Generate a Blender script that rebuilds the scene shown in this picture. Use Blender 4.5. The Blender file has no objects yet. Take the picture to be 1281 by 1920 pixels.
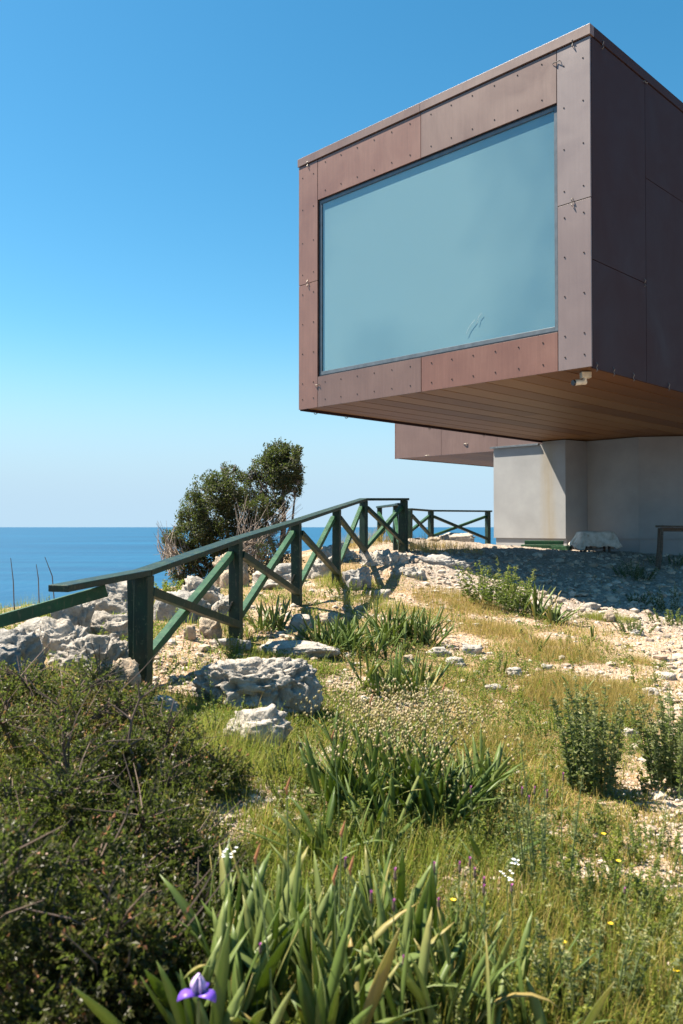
import bpy, math, random
import numpy as np
from mathutils import Vector, Matrix

# ------------------------------------------------------------------ camera, sky, sun, exposure
sc = bpy.context.scene
C = sc.collection
EYE = 1.8                      # eye height (m) above the ground plane at the camera
FPX, PITCH = 1559.0, 0.0177928 # focal length in photo pixels, upward tilt
SUN_A, SUN_E = math.radians(13), math.radians(58.5)   # azimuth from -X towards +Y, elevation

cam_d = bpy.data.cameras.new('camera'); cam = bpy.data.objects.new('camera', cam_d); C.objects.link(cam)
cam.location = (0, 0, EYE); cam.rotation_euler = (math.pi/2 + PITCH, 0, 0)
cam_d.sensor_fit = 'HORIZONTAL'; cam_d.sensor_width = 24; cam_d.lens = FPX/1281*24
cam_d.clip_start = 0.05; cam_d.clip_end = 300000
cam_d.dof.use_dof = True; cam_d.dof.focus_distance = 10.5; cam_d.dof.aperture_fstop = 3.2
sc.camera = cam

world = bpy.data.worlds.new('World'); sc.world = world; world.use_nodes = True
wn = world.node_tree; wn.nodes.clear()
sky = wn.nodes.new('ShaderNodeTexSky'); sky.sky_type = 'NISHITA'; sky.sun_disc = False
sky.sun_elevation = SUN_E; sky.altitude = 60
sky.air_density = 1.0; sky.dust_density = 0.3; sky.ozone_density = 3.0
S = Vector((-math.cos(SUN_A)*math.cos(SUN_E), math.sin(SUN_A)*math.cos(SUN_E), math.sin(SUN_E)))
sky.sun_rotation = math.atan2(S.x, S.y)
bg = wn.nodes.new('ShaderNodeBackground'); bg.inputs[1].default_value = 0.052
wo = wn.nodes.new('ShaderNodeOutputWorld')
hs = wn.nodes.new('ShaderNodeHueSaturation'); hs.inputs['Saturation'].default_value = 1.3; hs.inputs['Hue'].default_value = .487; hs.inputs['Value'].default_value = 1.14
wn.links.new(sky.outputs[0], hs.inputs['Color'])
# pale sea haze low on the horizon
tc_ = wn.nodes.new('ShaderNodeTexCoord'); sp_ = wn.nodes.new('ShaderNodeSeparateXYZ'); wn.links.new(tc_.outputs['Generated'], sp_.inputs[0])
mr_ = wn.nodes.new('ShaderNodeMapRange'); mr_.interpolation_type = 'SMOOTHERSTEP'
mr_.inputs['From Min'].default_value = 0.0; mr_.inputs['From Max'].default_value = .26; mr_.inputs['To Min'].default_value = 1; mr_.inputs['To Max'].default_value = 0
wn.links.new(sp_.outputs[2], mr_.inputs[0])
mx_ = wn.nodes.new('ShaderNodeMix'); mx_.data_type = 'RGBA'; mx_.inputs[7].default_value = (3.55, 4.95, 6.1, 1)
wn.links.new(mr_.outputs[0], mx_.inputs[0]); tn_ = wn.nodes.new('ShaderNodeMix'); tn_.data_type = 'RGBA'; tn_.blend_type = 'MULTIPLY'; tn_.inputs[0].default_value = 1; tn_.inputs[7].default_value = (1.03, 1.10, 1.03, 1)
wn.links.new(hs.outputs[0], tn_.inputs[6]); wn.links.new(tn_.outputs[2], mx_.inputs[6]); wn.links.new(mx_.outputs[2], bg.inputs[0]); wn.links.new(bg.outputs[0], wo.inputs[0])

sun_d = bpy.data.lights.new('sun', 'SUN'); sun_d.energy = 5.0; sun_d.angle = math.radians(0.5)
sun_d.color = (1.0, 0.905, 0.755)
sun = bpy.data.objects.new('sun', sun_d); C.objects.link(sun)
sun.rotation_euler = (-S).to_track_quat('-Z', 'Y').to_euler(); sun.location = (-20, 10, 40)
vs = sc.view_settings; vs.view_transform = 'Standard'; vs.look = 'None'; vs.gamma = 1; vs.exposure = 1.55
try:
    vs.use_curve_mapping = False
except Exception: pass
sc.cycles.max_bounces = 6; sc.cycles.diffuse_bounces = 1; sc.cycles.transparent_max_bounces = 8
sc.cycles.caustics_reflective = False; sc.cycles.caustics_refractive = False

rng = np.random.default_rng(7); random.seed(7)

# ------------------------------------------------------------------ measuring helpers (photo pixel + depth -> metres)
_c, _s = math.cos(PITCH), math.sin(PITCH)
def ray(px, py):
    a = (px-640.5)/FPX; v = (960-py)/FPX
    return np.array([a, _c - v*_s, _s + v*_c])
def at(px, py, Y):
    r = ray(px, py); p = r*(Y/r[1]); p[2] += EYE
    return Vector(p)
def at_z(px, py, z):
    r = ray(px, py); t = (z-EYE)/r[2]; p = r*t; p[2] += EYE
    return Vector(p)

# ------------------------------------------------------------------ noise
def _hash(ix, iy, iz, seed):
    h = (ix.astype(np.int64)*374761393 + iy.astype(np.int64)*668265263 + iz.astype(np.int64)*2147483647 + seed*974711) & 0xFFFFFFFF
    h = ((h ^ (h >> 13))*1274126177) & 0xFFFFFFFF
    h = (h ^ (h >> 16)) & 0xFFFFFFFF
    h = (h*2246822519) & 0xFFFFFFFF
    h = (h ^ (h >> 15)) & 0xFFFFFF
    return h/float(0xFFFFFF)
def vnoise(p, seed=0):
    i = np.floor(p); f = p-i; f = f*f*(3-2*f); r = 0
    for dx in (0, 1):
        for dy in (0, 1):
            for dz in (0, 1):
                w = (f[:, 0] if dx else 1-f[:, 0])*(f[:, 1] if dy else 1-f[:, 1])*(f[:, 2] if dz else 1-f[:, 2])
                r = r + w*_hash(i[:, 0]+dx, i[:, 1]+dy, i[:, 2]+dz, seed)
    return r*2-1
def fbm(p, octv=4, seed=0, gain=.5, ridge=False):
    r = 0; a = 1; t = 0
    for k in range(octv):
        n = vnoise(p*(2.03**k)+k*17.3, seed+k)
        if ridge: n = 1-2*np.abs(n)
        r = r+a*n; t += a; a *= gain
    return r/t
def worley(p, seed=0):
    i = np.floor(p); best = np.full(len(p), 9.)
    for dx in (-1, 0, 1):
        for dy in (-1, 0, 1):
            for dz in (-1, 0, 1):
                c = i + np.array([dx, dy, dz])
                q = np.stack([c[:, k] + _hash(c[:, 0], c[:, 1], c[:, 2], seed+11*k) for k in range(3)], 1)
                best = np.minimum(best, ((q-p)**2).sum(1))
    return np.sqrt(best)
def n2(x, y, s, octv=3, seed=0):
    x = np.asarray(x, float).ravel(); y = np.asarray(y, float).ravel()
    return fbm(np.stack([x*s, y*s, np.zeros_like(x)+.37], 1), octv, seed)
def sstep(a, b, x):
    t = np.clip((x-a)/(b-a), 0, 1); return t*t*(3-2*t)

# ------------------------------------------------------------------ terrain height (thin plate through measured ground points)
_gp = []
def gp(px, py, Y): p = at(px, py, Y); _gp.append((p.x, p.y, p.z))
for a in [(268,1290,6.3),(443,1205,8.4),(557,1135,10.5),(631,1097,12.6),(680,1050,14.7),(758,1034,16),
          (768,1010,20.4),(808,1018,21.5),(915,1023,22.8),(920,1025,24.2),(1065,1031,22.9),(1197,1038,21.7),(1281,1043,21.3),
          (465,1390,5.5),(470,1340,6.05),(570,1235,7.8)]: gp(*a)
for px, py, d in [(640,1920,1.74),(200,1920,1.68),(-300,1920,1.6),(1281,1920,1.78),(1700,1920,1.8),
                  (200,1600,1.52),(700,1600,1.66),(1250,1600,1.72),(700,1400,1.58),(1000,1400,1.62),(1281,1400,1.68),
                  (800,1300,1.48),(1250,1300,1.58),(700,1200,1.28),(1000,1200,1.38),(1281,1200,1.5),(800,1135,1.12),(1075,1140,1.27),(1281,1165,1.42),
                  (900,1075,.86),(1100,1090,1.02),(1281,1100,1.15),(820,1050,.62),
                  (100,1250,1.06),(-50,1300,1.06),(-50,1180,1.0),(100,1160,1.0),(300,1150,1.0),(470,1095,1.02),(600,1062,.84),(-300,1250,1.1),(360,1180,1.03)]:
    gp(px, py, d*FPX/(py-988))
for a in [(12,18,.75),(14,26,.9),(8,30,.9),(4,28,1.1),(2.5,24,1.35),(9,6,.05),(9,11,.25),(0,-4,0),(6,-4,0),(-5,-4,.2)]: _gp.append(a)
_gp = np.array(_gp)
def _tps(r2): return np.where(r2 > 1e-12, .5*r2*np.log(np.maximum(r2, 1e-12)), 0)
_n = len(_gp)
_d2 = ((_gp[:, None, :2]-_gp[None, :, :2])**2).sum(2)
_A = np.zeros((_n+3, _n+3)); _A[:_n, :_n] = _tps(_d2)+np.eye(_n)*.25
_A[:_n, _n] = 1; _A[:_n, _n+1:] = _gp[:, :2]; _A[_n, :_n] = 1; _A[_n+1:, :_n] = _gp[:, :2].T
_w = np.linalg.solve(_A, np.concatenate([_gp[:, 2], [0, 0, 0]]))
def H0(x, y):
    x = np.asarray(x, float).ravel(); y = np.asarray(y, float).ravel()
    cx = np.clip(x, -6, 14); cy = np.clip(y, -4, 30)
    out = np.empty(len(x))
    for k in range(0, len(x), 20000):
        sl = slice(k, k+20000)
        r2 = (cx[sl, None]-_gp[None, :, 0])**2 + (cy[sl, None]-_gp[None, :, 1])**2
        out[sl] = _tps(r2)@_w[:_n] + _w[_n] + _w[_n+1]*cx[sl] + _w[_n+2]*cy[sl]
    rim = np.interp(y, [-60, 5, 8, 12, 16, 20, 24, 30, 45], [-5, -4.4, -4.5, -4.3, -3.6, -1.6, 1, 5, 14])
    d = np.maximum(0, rim-x); out -= np.where(d < 3, .15*d*d, .9*d-1.35)
    d = np.maximum(0, y-34); out -= .02*d*d/(1+.02*d)
    d = np.maximum(0, x-40); out -= .02*d*d/(1+.02*d)
    d = np.maximum(0, -10-y); out -= .004*d*d/(1+.01*d)
    return out
def rubble(x, y):    # 1 where coarse grey rubble lies (below the overhang)
    n = n2(x, y, .6, 3, 5)*1.2
    return sstep(11.3, 12.8, y+n+np.maximum(0, (2.2-x))*-.9)*sstep(.3, 1.4, x+n*.5)
def pathm(x, y):     # 1 on the bare stony path at the right
    n = n2(x, y, 1.1, 4, 9)*.55
    return sstep(-.25, .45, x-(.25*y+.6+.32*sstep(4.5, 8, y))+n*1.4)
def barem(x, y):
    n = n2(x, y, 1.5, 4, 21)
    return np.maximum(pathm(x, y)*.97, np.maximum(rubble(x, y), .9*sstep(.12, .42, n+.1*sstep(5.5, 7.5, y)-.1*sstep(4.5, 2.5, y)*sstep(.9, .3, x)+.14*sstep(.5, 1.1, x)*sstep(6, 4, y))))
def H(x, y):
    x = np.asarray(x, float).ravel(); y = np.asarray(y, float).ravel()
    return H0(x, y)+n2(x, y, 1.3, 4, 2)*.035
def Hs(x, y): return float(H([x], [y])[0])
def ground(px, py):
    r = ray(px, py); ts = np.arange(1.2, 40, .02); P = r[None, :]*ts[:, None]
    h = H(P[:, 0], P[:, 1]); k = np.argmax(P[:, 2]+EYE < h)
    return Vector((P[k, 0], P[k, 1], h[k]))

# ------------------------------------------------------------------ object helpers
def tag(o, label=None, cat=None, group=None, kind=None):
    if label: o['label'] = label
    if cat: o['category'] = cat
    if group: o['group'] = group
    if kind: o['kind'] = kind
    return o
def empty(name, loc, label=None, cat=None, group=None):
    o = bpy.data.objects.new(name, None); C.objects.link(o); o.location = loc
    o.empty_display_size = .1
    return tag(o, label, cat, group)
def link(name, me, mat=None, parent=None):
    o = bpy.data.objects.new(name, me); C.objects.link(o)
    if mat is not None and not me.materials: me.materials.append(mat)
    if parent is not None: put(o, parent)
    return o
def put(o, parent):           # keep world coordinates of meshes built in world space
    o.parent = parent; o.matrix_parent_inverse = Matrix.Translation(-Vector(parent.location))
def npmesh(name, V, Fs, tone=None, smooth=False):
    me = bpy.data.meshes.new(name)
    V = np.ascontiguousarray(V, np.float32); Fs = [np.ascontiguousarray(f, np.int32) for f in (Fs if isinstance(Fs, list) else [Fs])]
    me.vertices.add(len(V)); me.vertices.foreach_set('co', V.ravel())
    nl = sum(f.size for f in Fs); nf = sum(len(f) for f in Fs)
    me.loops.add(nl); me.loops.foreach_set('vertex_index', np.concatenate([f.ravel() for f in Fs]))
    me.polygons.add(nf)
    tot = np.concatenate([np.full(len(f), f.shape[1], np.int32) for f in Fs])
    st = np.concatenate([[0], np.cumsum(tot)[:-1]]).astype(np.int32)
    me.polygons.foreach_set('loop_start', st)
    try: me.polygons.foreach_set('loop_total', tot)
    except Exception: pass
    me.polygons.foreach_set('use_smooth', np.full(nf, bool(smooth)))
    me.update(calc_edges=True)
    if tone is not None:
        a = me.attributes.new('tone', 'FLOAT', 'POINT'); a.data.foreach_set('value', np.ascontiguousarray(tone, np.float32))
    return me
class MB:
    def __init__(s): s.v = []; s.f = []
    def hexa(s, p):
        b = len(s.v); s.v += [tuple(q) for q in p]
        s.f += [tuple(b+i for i in q) for q in ((0,3,2,1),(4,5,6,7),(0,1,5,4),(1,2,6,5),(2,3,7,6),(3,0,4,7))]
    def beam(s, a, b, w, h, up=Vector((0, 0, 1)), ext=0, slack=0):
        a = Vector(a); b = Vector(b); d = (b-a).normalized(); a = a-d*ext; b = b+d*ext
        x = d.cross(up).normalized()*w/2; y = x.cross(d).normalized()*h/2
        s.hexa([a-x-y, a+x-y, a+x+y, a-x+y, b-x-y, b+x-y, b+x+y, b-x+y])
    def tube(s, pts, r, n=6):
        pts = [Vector(p) for p in pts]; R = r if hasattr(r, '__len__') else [r]*len(pts); b = len(s.v)
        for i, p in enumerate(pts):
            d = (pts[min(i+1, len(pts)-1)]-pts[max(i-1, 0)]).normalized()
            x = d.orthogonal().normalized() if i == 0 else (px - d*px.dot(d)).normalized()
            px = x; y = d.cross(x)
            for k in range(n):
                t = 2*math.pi*k/n; s.v.append(tuple(p+(x*math.cos(t)+y*math.sin(t))*R[i]))
        for i in range(len(pts)-1):
            for k in range(n):
                s.f.append((b+i*n+k, b+i*n+(k+1) % n, b+(i+1)*n+(k+1) % n, b+(i+1)*n+k))
        s.f.append(tuple(b+k for k in reversed(range(n)))); s.f.append(tuple(b+(len(pts)-1)*n+k for k in range(n)))
    def mesh(s, name, bevel=0):
        me = bpy.data.meshes.new(name); me.from_pydata(s.v, [], s.f); me.update()
        return me
    def build(s, name, mat, parent=None, bevel=0):
        o = link(name, s.mesh(name), mat, parent)
        if bevel:
            m = o.modifiers.new('bevel', 'BEVEL'); m.width = bevel; m.segments = 2; m.limit_method = 'ANGLE'
        return o
    def cat(s, o):
        b = len(s.v); s.v += o.v; s.f += [tuple(i+b for i in f) for f in o.f]

# ------------------------------------------------------------------ materials
class NT:
    def __init__(s, name):
        s.m = bpy.data.materials.new(name); s.m.use_nodes = True; s.t = s.m.node_tree; s.t.nodes.clear()
        s.out = s.t.nodes.new('ShaderNodeOutputMaterial')
        s.geo = None
    def n(s, typ, **kw):
        o = s.t.nodes.new('ShaderNode'+typ)
        for k, v in kw.items(): setattr(o, k, v)
        return o
    def l(s, a, b): s.t.links.new(a, b)
    def pos(s, scale=(1, 1, 1), rot=(0, 0, 0), obj=False):
        tc = s.n('TexCoord') if obj else s.n('NewGeometry')
        m = s.n('Mapping'); m.inputs['Scale'].default_value = scale; m.inputs['Rotation'].default_value = rot
        s.l(tc.outputs['Object' if obj else 'Position'], m.inputs[0]); return m.outputs[0]
    def noise(s, vec, scale, detail=4, rough=.55, dist=0):
        t = s.n('TexNoise'); t.inputs['Scale'].default_value = scale; t.inputs['Detail'].default_value = detail
        t.inputs['Roughness'].default_value = rough; t.inputs['Distortion'].default_value = dist
        s.l(vec, t.inputs['Vector']); return t.outputs['Fac']
    def vor(s, vec, scale, feat='F1', out='Distance'):
        t = s.n('TexVoronoi', feature=feat); t.inputs['Scale'].default_value = scale; s.l(vec, t.inputs['Vector']); return t.outputs[out]
    def ramp(s, fac, stops, interp='LINEAR'):
        r = s.n('ValToRGB'); r.color_ramp.interpolation = interp; e = r.color_ramp.elements
        while len(e) < len(stops): e.new(.5)
        for i, (p, c) in enumerate(stops):
            e[i].position = p; e[i].color = (*c, 1) if hasattr(c, '__len__') else (c, c, c, 1)
        s.l(fac, r.inputs[0]); return r.outputs[0]
    def mix(s, fac, a, b, mode='MIX'):
        m = s.n('Mix', data_type='RGBA', blend_type=mode)
        for v, i in ((fac, 0), (a, 6), (b, 7)):
            if hasattr(v, 'node'): s.l(v, m.inputs[i])
            elif i == 0: m.inputs[0].default_value = v
            else: m.inputs[i].default_value = (*v, 1)
        return m.outputs[2]
    def math(s, op, a, b=0.0):
        m = s.n('Math', operation=op)
        for v, i in ((a, 0), (b, 1)):
            if hasattr(v, 'node'): s.l(v, m.inputs[i])
            else: m.inputs[i].default_value = v
        return m.outputs[0]
    def bump(s, h, strength, dist, prev=None):
        b = s.n('Bump'); b.inputs['Strength'].default_value = strength; b.inputs['Distance'].default_value = dist
        s.l(h, b.inputs['Height'])
        if prev: s.l(prev, b.inputs['Normal'])
        return b.outputs[0]
    def bsdf(s, col, rough=.6, spec=.5, metal=0, bump=None, link=True):
        p = s.n('BsdfPrincipled')
        for v, k in ((col, 'Base Color'), (rough, 'Roughness'), (spec, 'Specular IOR Level'), (metal, 'Metallic')):
            if hasattr(v, 'node'): s.l(v, p.inputs[k])
            else: p.inputs[k].default_value = (*v, 1) if k == 'Base Color' else v
        if bump: s.l(bump, p.inputs['Normal'])
        if link: s.l(p.outputs[0], s.out.inputs[0])
        return p
    def attr(s, name):
        a = s.n('Attribute', attribute_name=name); return a.outputs['Fac']
    def oi(s):
        return s.n('ObjectInfo').outputs['Random']

def leafmat(name, stops, rough=.5, trans=.35, spec=.35, tcol=(.35, .5, .08)):
    t = NT(name); tone = t.attr('tone')
    col = t.ramp(tone, stops)
    p = t.bsdf(col, rough, spec, link=False)
    tr = t.n('BsdfTranslucent'); c2 = t.mix(.55, col, tcol); t.l(c2, tr.inputs[0])
    ms = t.n('MixShader'); ms.inputs[0].default_value = trans
    t.l(p.outputs[0], ms.inputs[1]); t.l(tr.outputs[0], ms.inputs[2]); t.l(ms.outputs[0], t.out.inputs[0])
    return t.m

def cladding(name, base, amp=.25, rough=.42, vert=True, spec=.5):
    t = NT(name); P = t.pos()
    st = t.pos(scale=(14, 14, .9)) if vert else t.pos(scale=(1, 1, 14))
    streak = t.noise(st, 1.6, 5, .65)
    cloud = t.noise(P, 1.1, 4, .6, .5)
    fine = t.noise(t.pos(scale=(60, 60, 9)), 2.0, 3, .6)
    f = t.math('ADD', t.math('MULTIPLY', streak, .45), t.math('ADD', t.math('MULTIPLY', cloud, .4), t.math('MULTIPLY', fine, .15)))
    b = np.array(base)
    col = t.ramp(f, [(.32, tuple(b*(1-amp))), (.5, tuple(b)), (.66, tuple(b*(1+amp)*np.array([1.0, 1.03, 1.08])))])
    rnd = t.oi()
    col = t.mix(.6, col, t.mix(rnd, tuple(b*.85*np.array([1.1, .95, .9])), tuple(b*1.2*np.array([.97, 1.03, 1.06]))))
    bp = t.bump(fine, .12, .002, t.bump(streak, .25, .003))
    t.bsdf(col, t.ramp(cloud, [(.3, rough-.06), (.7, rough+.1)]), spec, 0, bp)
    return t.m
M = {}
M['clad'] = cladding('weathered_copper_panel', (.155, .098, .082), .34)
M['clad_red'] = cladding('weathered_copper_panel_reddish', (.172, .084, .062), .38)
M['clad_pale'] = cladding('weathered_copper_panel_pale', (.162, .12, .115), .2)
M['clad_shade'] = cladding('shade_toned_copper_panel', (.034, .019, .021), .1, .62, True, .15)  # same copper as the front, with the side's shade put into its colour
def flat(name, col, rough=.5, spec=.5, metal=0):
    t = NT(name); n = t.noise(t.pos(), 8, 4)
    b = np.array(col); t.bsdf(t.ramp(n, [(.3, tuple(b*.8)), (.7, tuple(b*1.2))]), rough, spec, metal); return t.m
M['black'] = flat('black_metal', (.012, .013, .016), .35)
M['grey_metal'] = flat('grey_window_metal', (.10, .115, .13), .35)
M['steel'] = flat('steel', (.2, .18, .16), .5, .5, .6)
M['rivet'] = flat('rivet_metal', (.03, .02, .02), .7, .2)
M['backing'] = flat('dark_backing', (.01, .008, .008), .8, .1)
M['white_plastic'] = flat('white_plastic', (.62, .56, .45), .4)
M['lens'] = flat('black_glass', (.01, .01, .015), .12)

t = NT('soffit_wood')
attr = t.attr('tone')
m2 = t.n('Mapping'); m2.inputs['Scale'].default_value = (26, 1.1, 1); t.l(t.pos(rot=(0, 0, .788)), m2.inputs[0])
gr = t.noise(m2.outputs[0], 1.0, 5, .6)
col = t.ramp(attr, [(0, (.085, .034, .011)), (.35, (.14, .062, .02)), (.7, (.20, .10, .036)), (1, (.28, .165, .07))])
col = t.mix(.1, col, t.ramp(gr, [(.3, (.07, .035, .015)), (.7, (.28, .155, .07))]))
t.bsdf(col, .52, .22); M['soffit'] = t.m

t = NT('wall_render'); P = t.pos()
n1 = t.noise(P, 1.2, 5, .6); n3 = t.noise(P, 45, 4, .6)
col = t.ramp(n1, [(.3, (.275, .275, .275)), (.55, (.315, .315, .315)), (.75, (.35, .35, .348))])
stv = t.noise(t.pos(scale=(5, 5, .35)), 1.4, 3, .6)
# one ochre run-down stain on the render, at its own place on the wall
sx = t.n('SeparateXYZ'); t.l(P, sx.inputs[0])
ax = t.math('ABSOLUTE', t.math('SUBTRACT', sx.outputs[0], t.math('ADD', 5.73, t.math('MULTIPLY', t.math('SUBTRACT', n3, .5), .15))))
stain = t.math('MULTIPLY', t.ramp(ax, [(0, 1), (.10, .75), (.22, 0)]), t.ramp(stv, [(.3, .35), (.6, 1)]))
col = t.mix(t.math('MULTIPLY', stain, .42), col, (.27, .19, .07))
t.bsdf(col, .9, .15, 0, t.bump(n3, .5, .004)); M['wall'] = t.m

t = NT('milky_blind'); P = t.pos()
nb = t.noise(P, .22, 3, .5, .4); nd = t.noise(P, 2.5, 5, .6); t.bsdf(t.mix(t.ramp(nd, [(.35, 0.), (.7, .1)]), t.ramp(nb, [(.38, (.36, .43, .41)), (.62, (.60, .62, .53))]), (.62, .62, .54)), .9, .1); M['blind'] = t.m  # broad noise paints the window's soft reflection gradient into the blind colour
t = NT('window_glass')
tr = t.n('BsdfTransparent'); tr.inputs[0].default_value = (.80, .90, .95, 1)
gl = t.n('BsdfGlossy'); gl.inputs['Roughness'].default_value = .04
fr = t.n('LayerWeight'); fr.inputs[0].default_value = .5
ff = t.math('ADD', t.math('MULTIPLY', t.math('POWER', fr.outputs['Facing'], 3.0), .55), .05)
mx = t.n('MixShader'); t.l(ff, mx.inputs[0]); t.l(tr.outputs[0], mx.inputs[1]); t.l(gl.outputs[0], mx.inputs[2]); t.l(mx.outputs[0], t.out.inputs[0])
M['glass'] = t.m
M['scratch'] = flat('glass_scratch', (.6, .68, .7), .6)

def green_paint(name, a, b2, c3):
    t = NT(name); n = t.noise(t.pos(scale=(1, 1, 1), obj=False), 9, 5, .65); st = t.noise(t.pos(scale=(18, 18, 2)), 2.5, 4, .6)
    col = t.ramp(n, [(.3, a), (.55, b2), (.78, c3)])
    w = t.noise(t.pos(), 22, 5, .7)
    col = t.mix(t.ramp(w, [(.58, 0.), (.70, .7)]), col, (.09, .11, .06)); w2_ = t.noise(t.pos(scale=(30, 30, 3)), 1.2, 5, .75); col = t.mix(t.ramp(w2_, [(.60, 0.), (.68, .6)]), col, (.16, .12, .075))
    t.bsdf(col, t.ramp(n, [(.3, .4), (.7, .62)]), .4, 0, t.bump(st, .45, .004)); return t.m
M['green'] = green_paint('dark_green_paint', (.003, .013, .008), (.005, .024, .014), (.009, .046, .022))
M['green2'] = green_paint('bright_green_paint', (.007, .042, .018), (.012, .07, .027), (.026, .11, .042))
t = NT('old_wood'); n = t.noise(t.pos(scale=(1, 1, 6)), 8, 5, .6)
t.bsdf(t.ramp(n, [(.3, (.06, .045, .035)), (.7, (.14, .11, .085))]), .8, .2, 0, t.bump(n, .5, .01)); M['oldwood'] = t.m
t = NT('dirty_cloth'); n = t.noise(t.pos(), 7, 5, .6)
t.bsdf(t.ramp(n, [(.3, (.36, .3, .24)), (.5, (.55, .5, .44)), (.7, (.68, .63, .58))]), .85, .2, 0, t.bump(n, .3, .01)); M['cloth'] = t.m

def rockmat(name, base, stain, lichen=.5):
    t = NT(name); P = t.pos(); b = np.array(base)
    n = t.noise(P, 3.0, 7, .65, .3); m = t.noise(P, 22, 5, .7); sp = t.noise(P, 9, 6, .75, .6); sp2 = t.noise(P, 5, 5, .7)
    col = t.ramp(n, [(.28, tuple(b*.62)), (.45, tuple(b*.9)), (.62, tuple(b*1.12)), (.75, tuple(b*1.25))])
    col = t.mix(t.ramp(m, [(.35, .5), (.55, 0.)]), col, tuple(b*.5))
    col = t.mix(t.ramp(sp, [(.58, 0.), (.68, lichen)]), col, stain)
    col = t.mix(t.ramp(sp2, [(.6, 0.), (.72, .55)]), col, (.10, .10, .095))
    vo = t.vor(P, 26)
    bp = t.bump(m, .9, .03, t.bump(sp, .8, .04)); bp = t.bump(vo, .35, .012, bp)
    t.bsdf(col, .9, .2, 0, bp); return t.m
M['rock'] = rockmat('limestone', (.47, .425, .37), (.34, .19, .08), .25)
M['rock_lichen'] = rockmat('lichened_limestone', (.42, .385, .34), (.26, .13, .05), .85)
M['rock_tan'] = rockmat('tan_limestone', (.46, .37, .275), (.4, .22, .12), .5)
M['rock_grey'] = rockmat('grey_limestone', (.40, .375, .345), (.3, .25, .2), .2)

t = NT('stony_soil'); P = t.pos()
n1 = t.noise(P, 1.6, 6, .6, .3); n2_ = t.noise(P, 14, 5, .65); vv = t.vor(P, 24, out='Color'); vd = t.vor(P, 24); vd2 = t.vor(P, 70); vc2 = t.vor(P, 70, out='Color')
soil = t.ramp(n1, [(.3, (.33, .17, .085)), (.48, (.38, .235, .135)), (.65, (.43, .32, .22))])
peb = t.ramp(t.n('SeparateColor').outputs[0], [(0, .5), (1, .5)])
sc1 = t.n('SeparateColor'); t.l(vv, sc1.inputs[0]); sc2 = t.n('SeparateColor'); t.l(vc2, sc2.inputs[0])
peb = t.ramp(sc1.outputs[0], [(0, (.32, .22, .15)), (.4, (.45, .36, .28)), (.75, (.5, .43, .36)), (1, (.57, .51, .45))])
peb2 = t.ramp(sc2.outputs[0], [(0, (.34, .215, .14)), (.5, (.45, .35, .265)), (1, (.58, .5, .42))])
col = t.mix(t.ramp(n2_, [(.42, 0.), (.6, .75)]), soil, peb)
col = t.mix(t.ramp(sc2.outputs[1], [(.55, 0.), (.6, .8)]), col, peb2)
veg = t.attr('veg'); rub = t.attr('rub')
dirt = t.ramp(n2_, [(.3, (.16, .10, .045)), (.6, (.30, .21, .10)), (.8, (.38, .27, .14))])
col = t.mix(t.math('MULTIPLY', veg, .82), col, dirt)
grey = t.ramp(sc1.outputs[1], [(0, (.19, .16, .13)), (.5, (.3, .26, .225)), (1, (.42, .375, .33))])
col = t.mix(t.math('MULTIPLY', rub, .75), col, grey)
bp = t.bump(t.math('SUBTRACT', 1.0, vd), .8, .03, t.bump(n2_, .8, .03)); bp = t.bump(t.math('SUBTRACT', 1.0, vd2), .7, .012, bp)
t.bsdf(col, .92, .15, 0, bp); M['ground'] = t.m

t = NT('pebble'); tn = t.attr('tone'); nn = t.noise(t.pos(), 30, 4, .6)
col = t.ramp(tn, [(0, (.22, .14, .09)), (.25, (.34, .235, .155)), (.55, (.41, .33, .25)), (.85, (.46, .40, .33)), (1, (.52, .47, .41))])
t.bsdf(t.mix(.35, col, t.ramp(nn, [(.3, (.24, .2, .17)), (.7, (.56, .52, .46))])), .9, .2, 0, t.bump(nn, .5, .006)); M['pebble'] = t.m

t = NT('sea_water'); P = t.pos()
w1 = t.noise(t.pos(scale=(1, .35, 1)), .02, 8, .62); w2 = t.noise(t.pos(scale=(.3, 1, 1)), .0022, 6, .6); w3 = t.noise(P, .15, 6, .6)
col = t.ramp(w2, [(.3, (.003, .05, .115)), (.55, (.004, .068, .148)), (.75, (.006, .09, .185))])
bp = t.bump(w1, .5, 6.0, t.bump(w3, .5, .6))
w4 = t.noise(t.pos(scale=(.12, 1, 1)), .012, 6, .65)
col = t.mix(t.ramp(w4, [(.45, 0.), (.7, .4)]), col, (.008, .115, .21))
t.bsdf(col, .5, .3, 0, bp); M['sea'] = t.m

# foliage palettes
M['tree_leaf'] = leafmat('evergreen_leaf', [(0, (.022, .024, .010)), (.5, (.052, .052, .022)), (.85, (.11, .098, .05)), (1, (.18, .15, .09))], .5, .2)
M['mastic'] = leafmat('mastic_leaf', [(0, (.012, .013, .005)), (.4, (.028, .029, .009)), (.7, (.066, .062, .021)), (.85, (.12, .085, .04)), (1, (.24, .10, .05))], .45, .25, .3)
M['mastic_red'] = leafmat('mastic_leaf_red', [(0, (.018, .020, .007)), (.35, (.046, .048, .014)), (.62, (.10, .09, .033)), (.8, (.17, .105, .05)), (1, (.32, .13, .055))], .45, .28, .3)
M['iris'] = leafmat('iris_leaf', [(0, (.06, .105, .022)), (.5, (.14, .20, .055)), (.85, (.245, .29, .105)), (1, (.42, .32, .12))], .42, .42, .35, (.4, .5, .08))
M['grass_g'] = leafmat('green_grass', [(0, (.075, .09, .010)), (.5, (.18, .19, .022)), (.8, (.31, .27, .05)), (1, (.48, .36, .13))], .55, .45)
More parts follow.
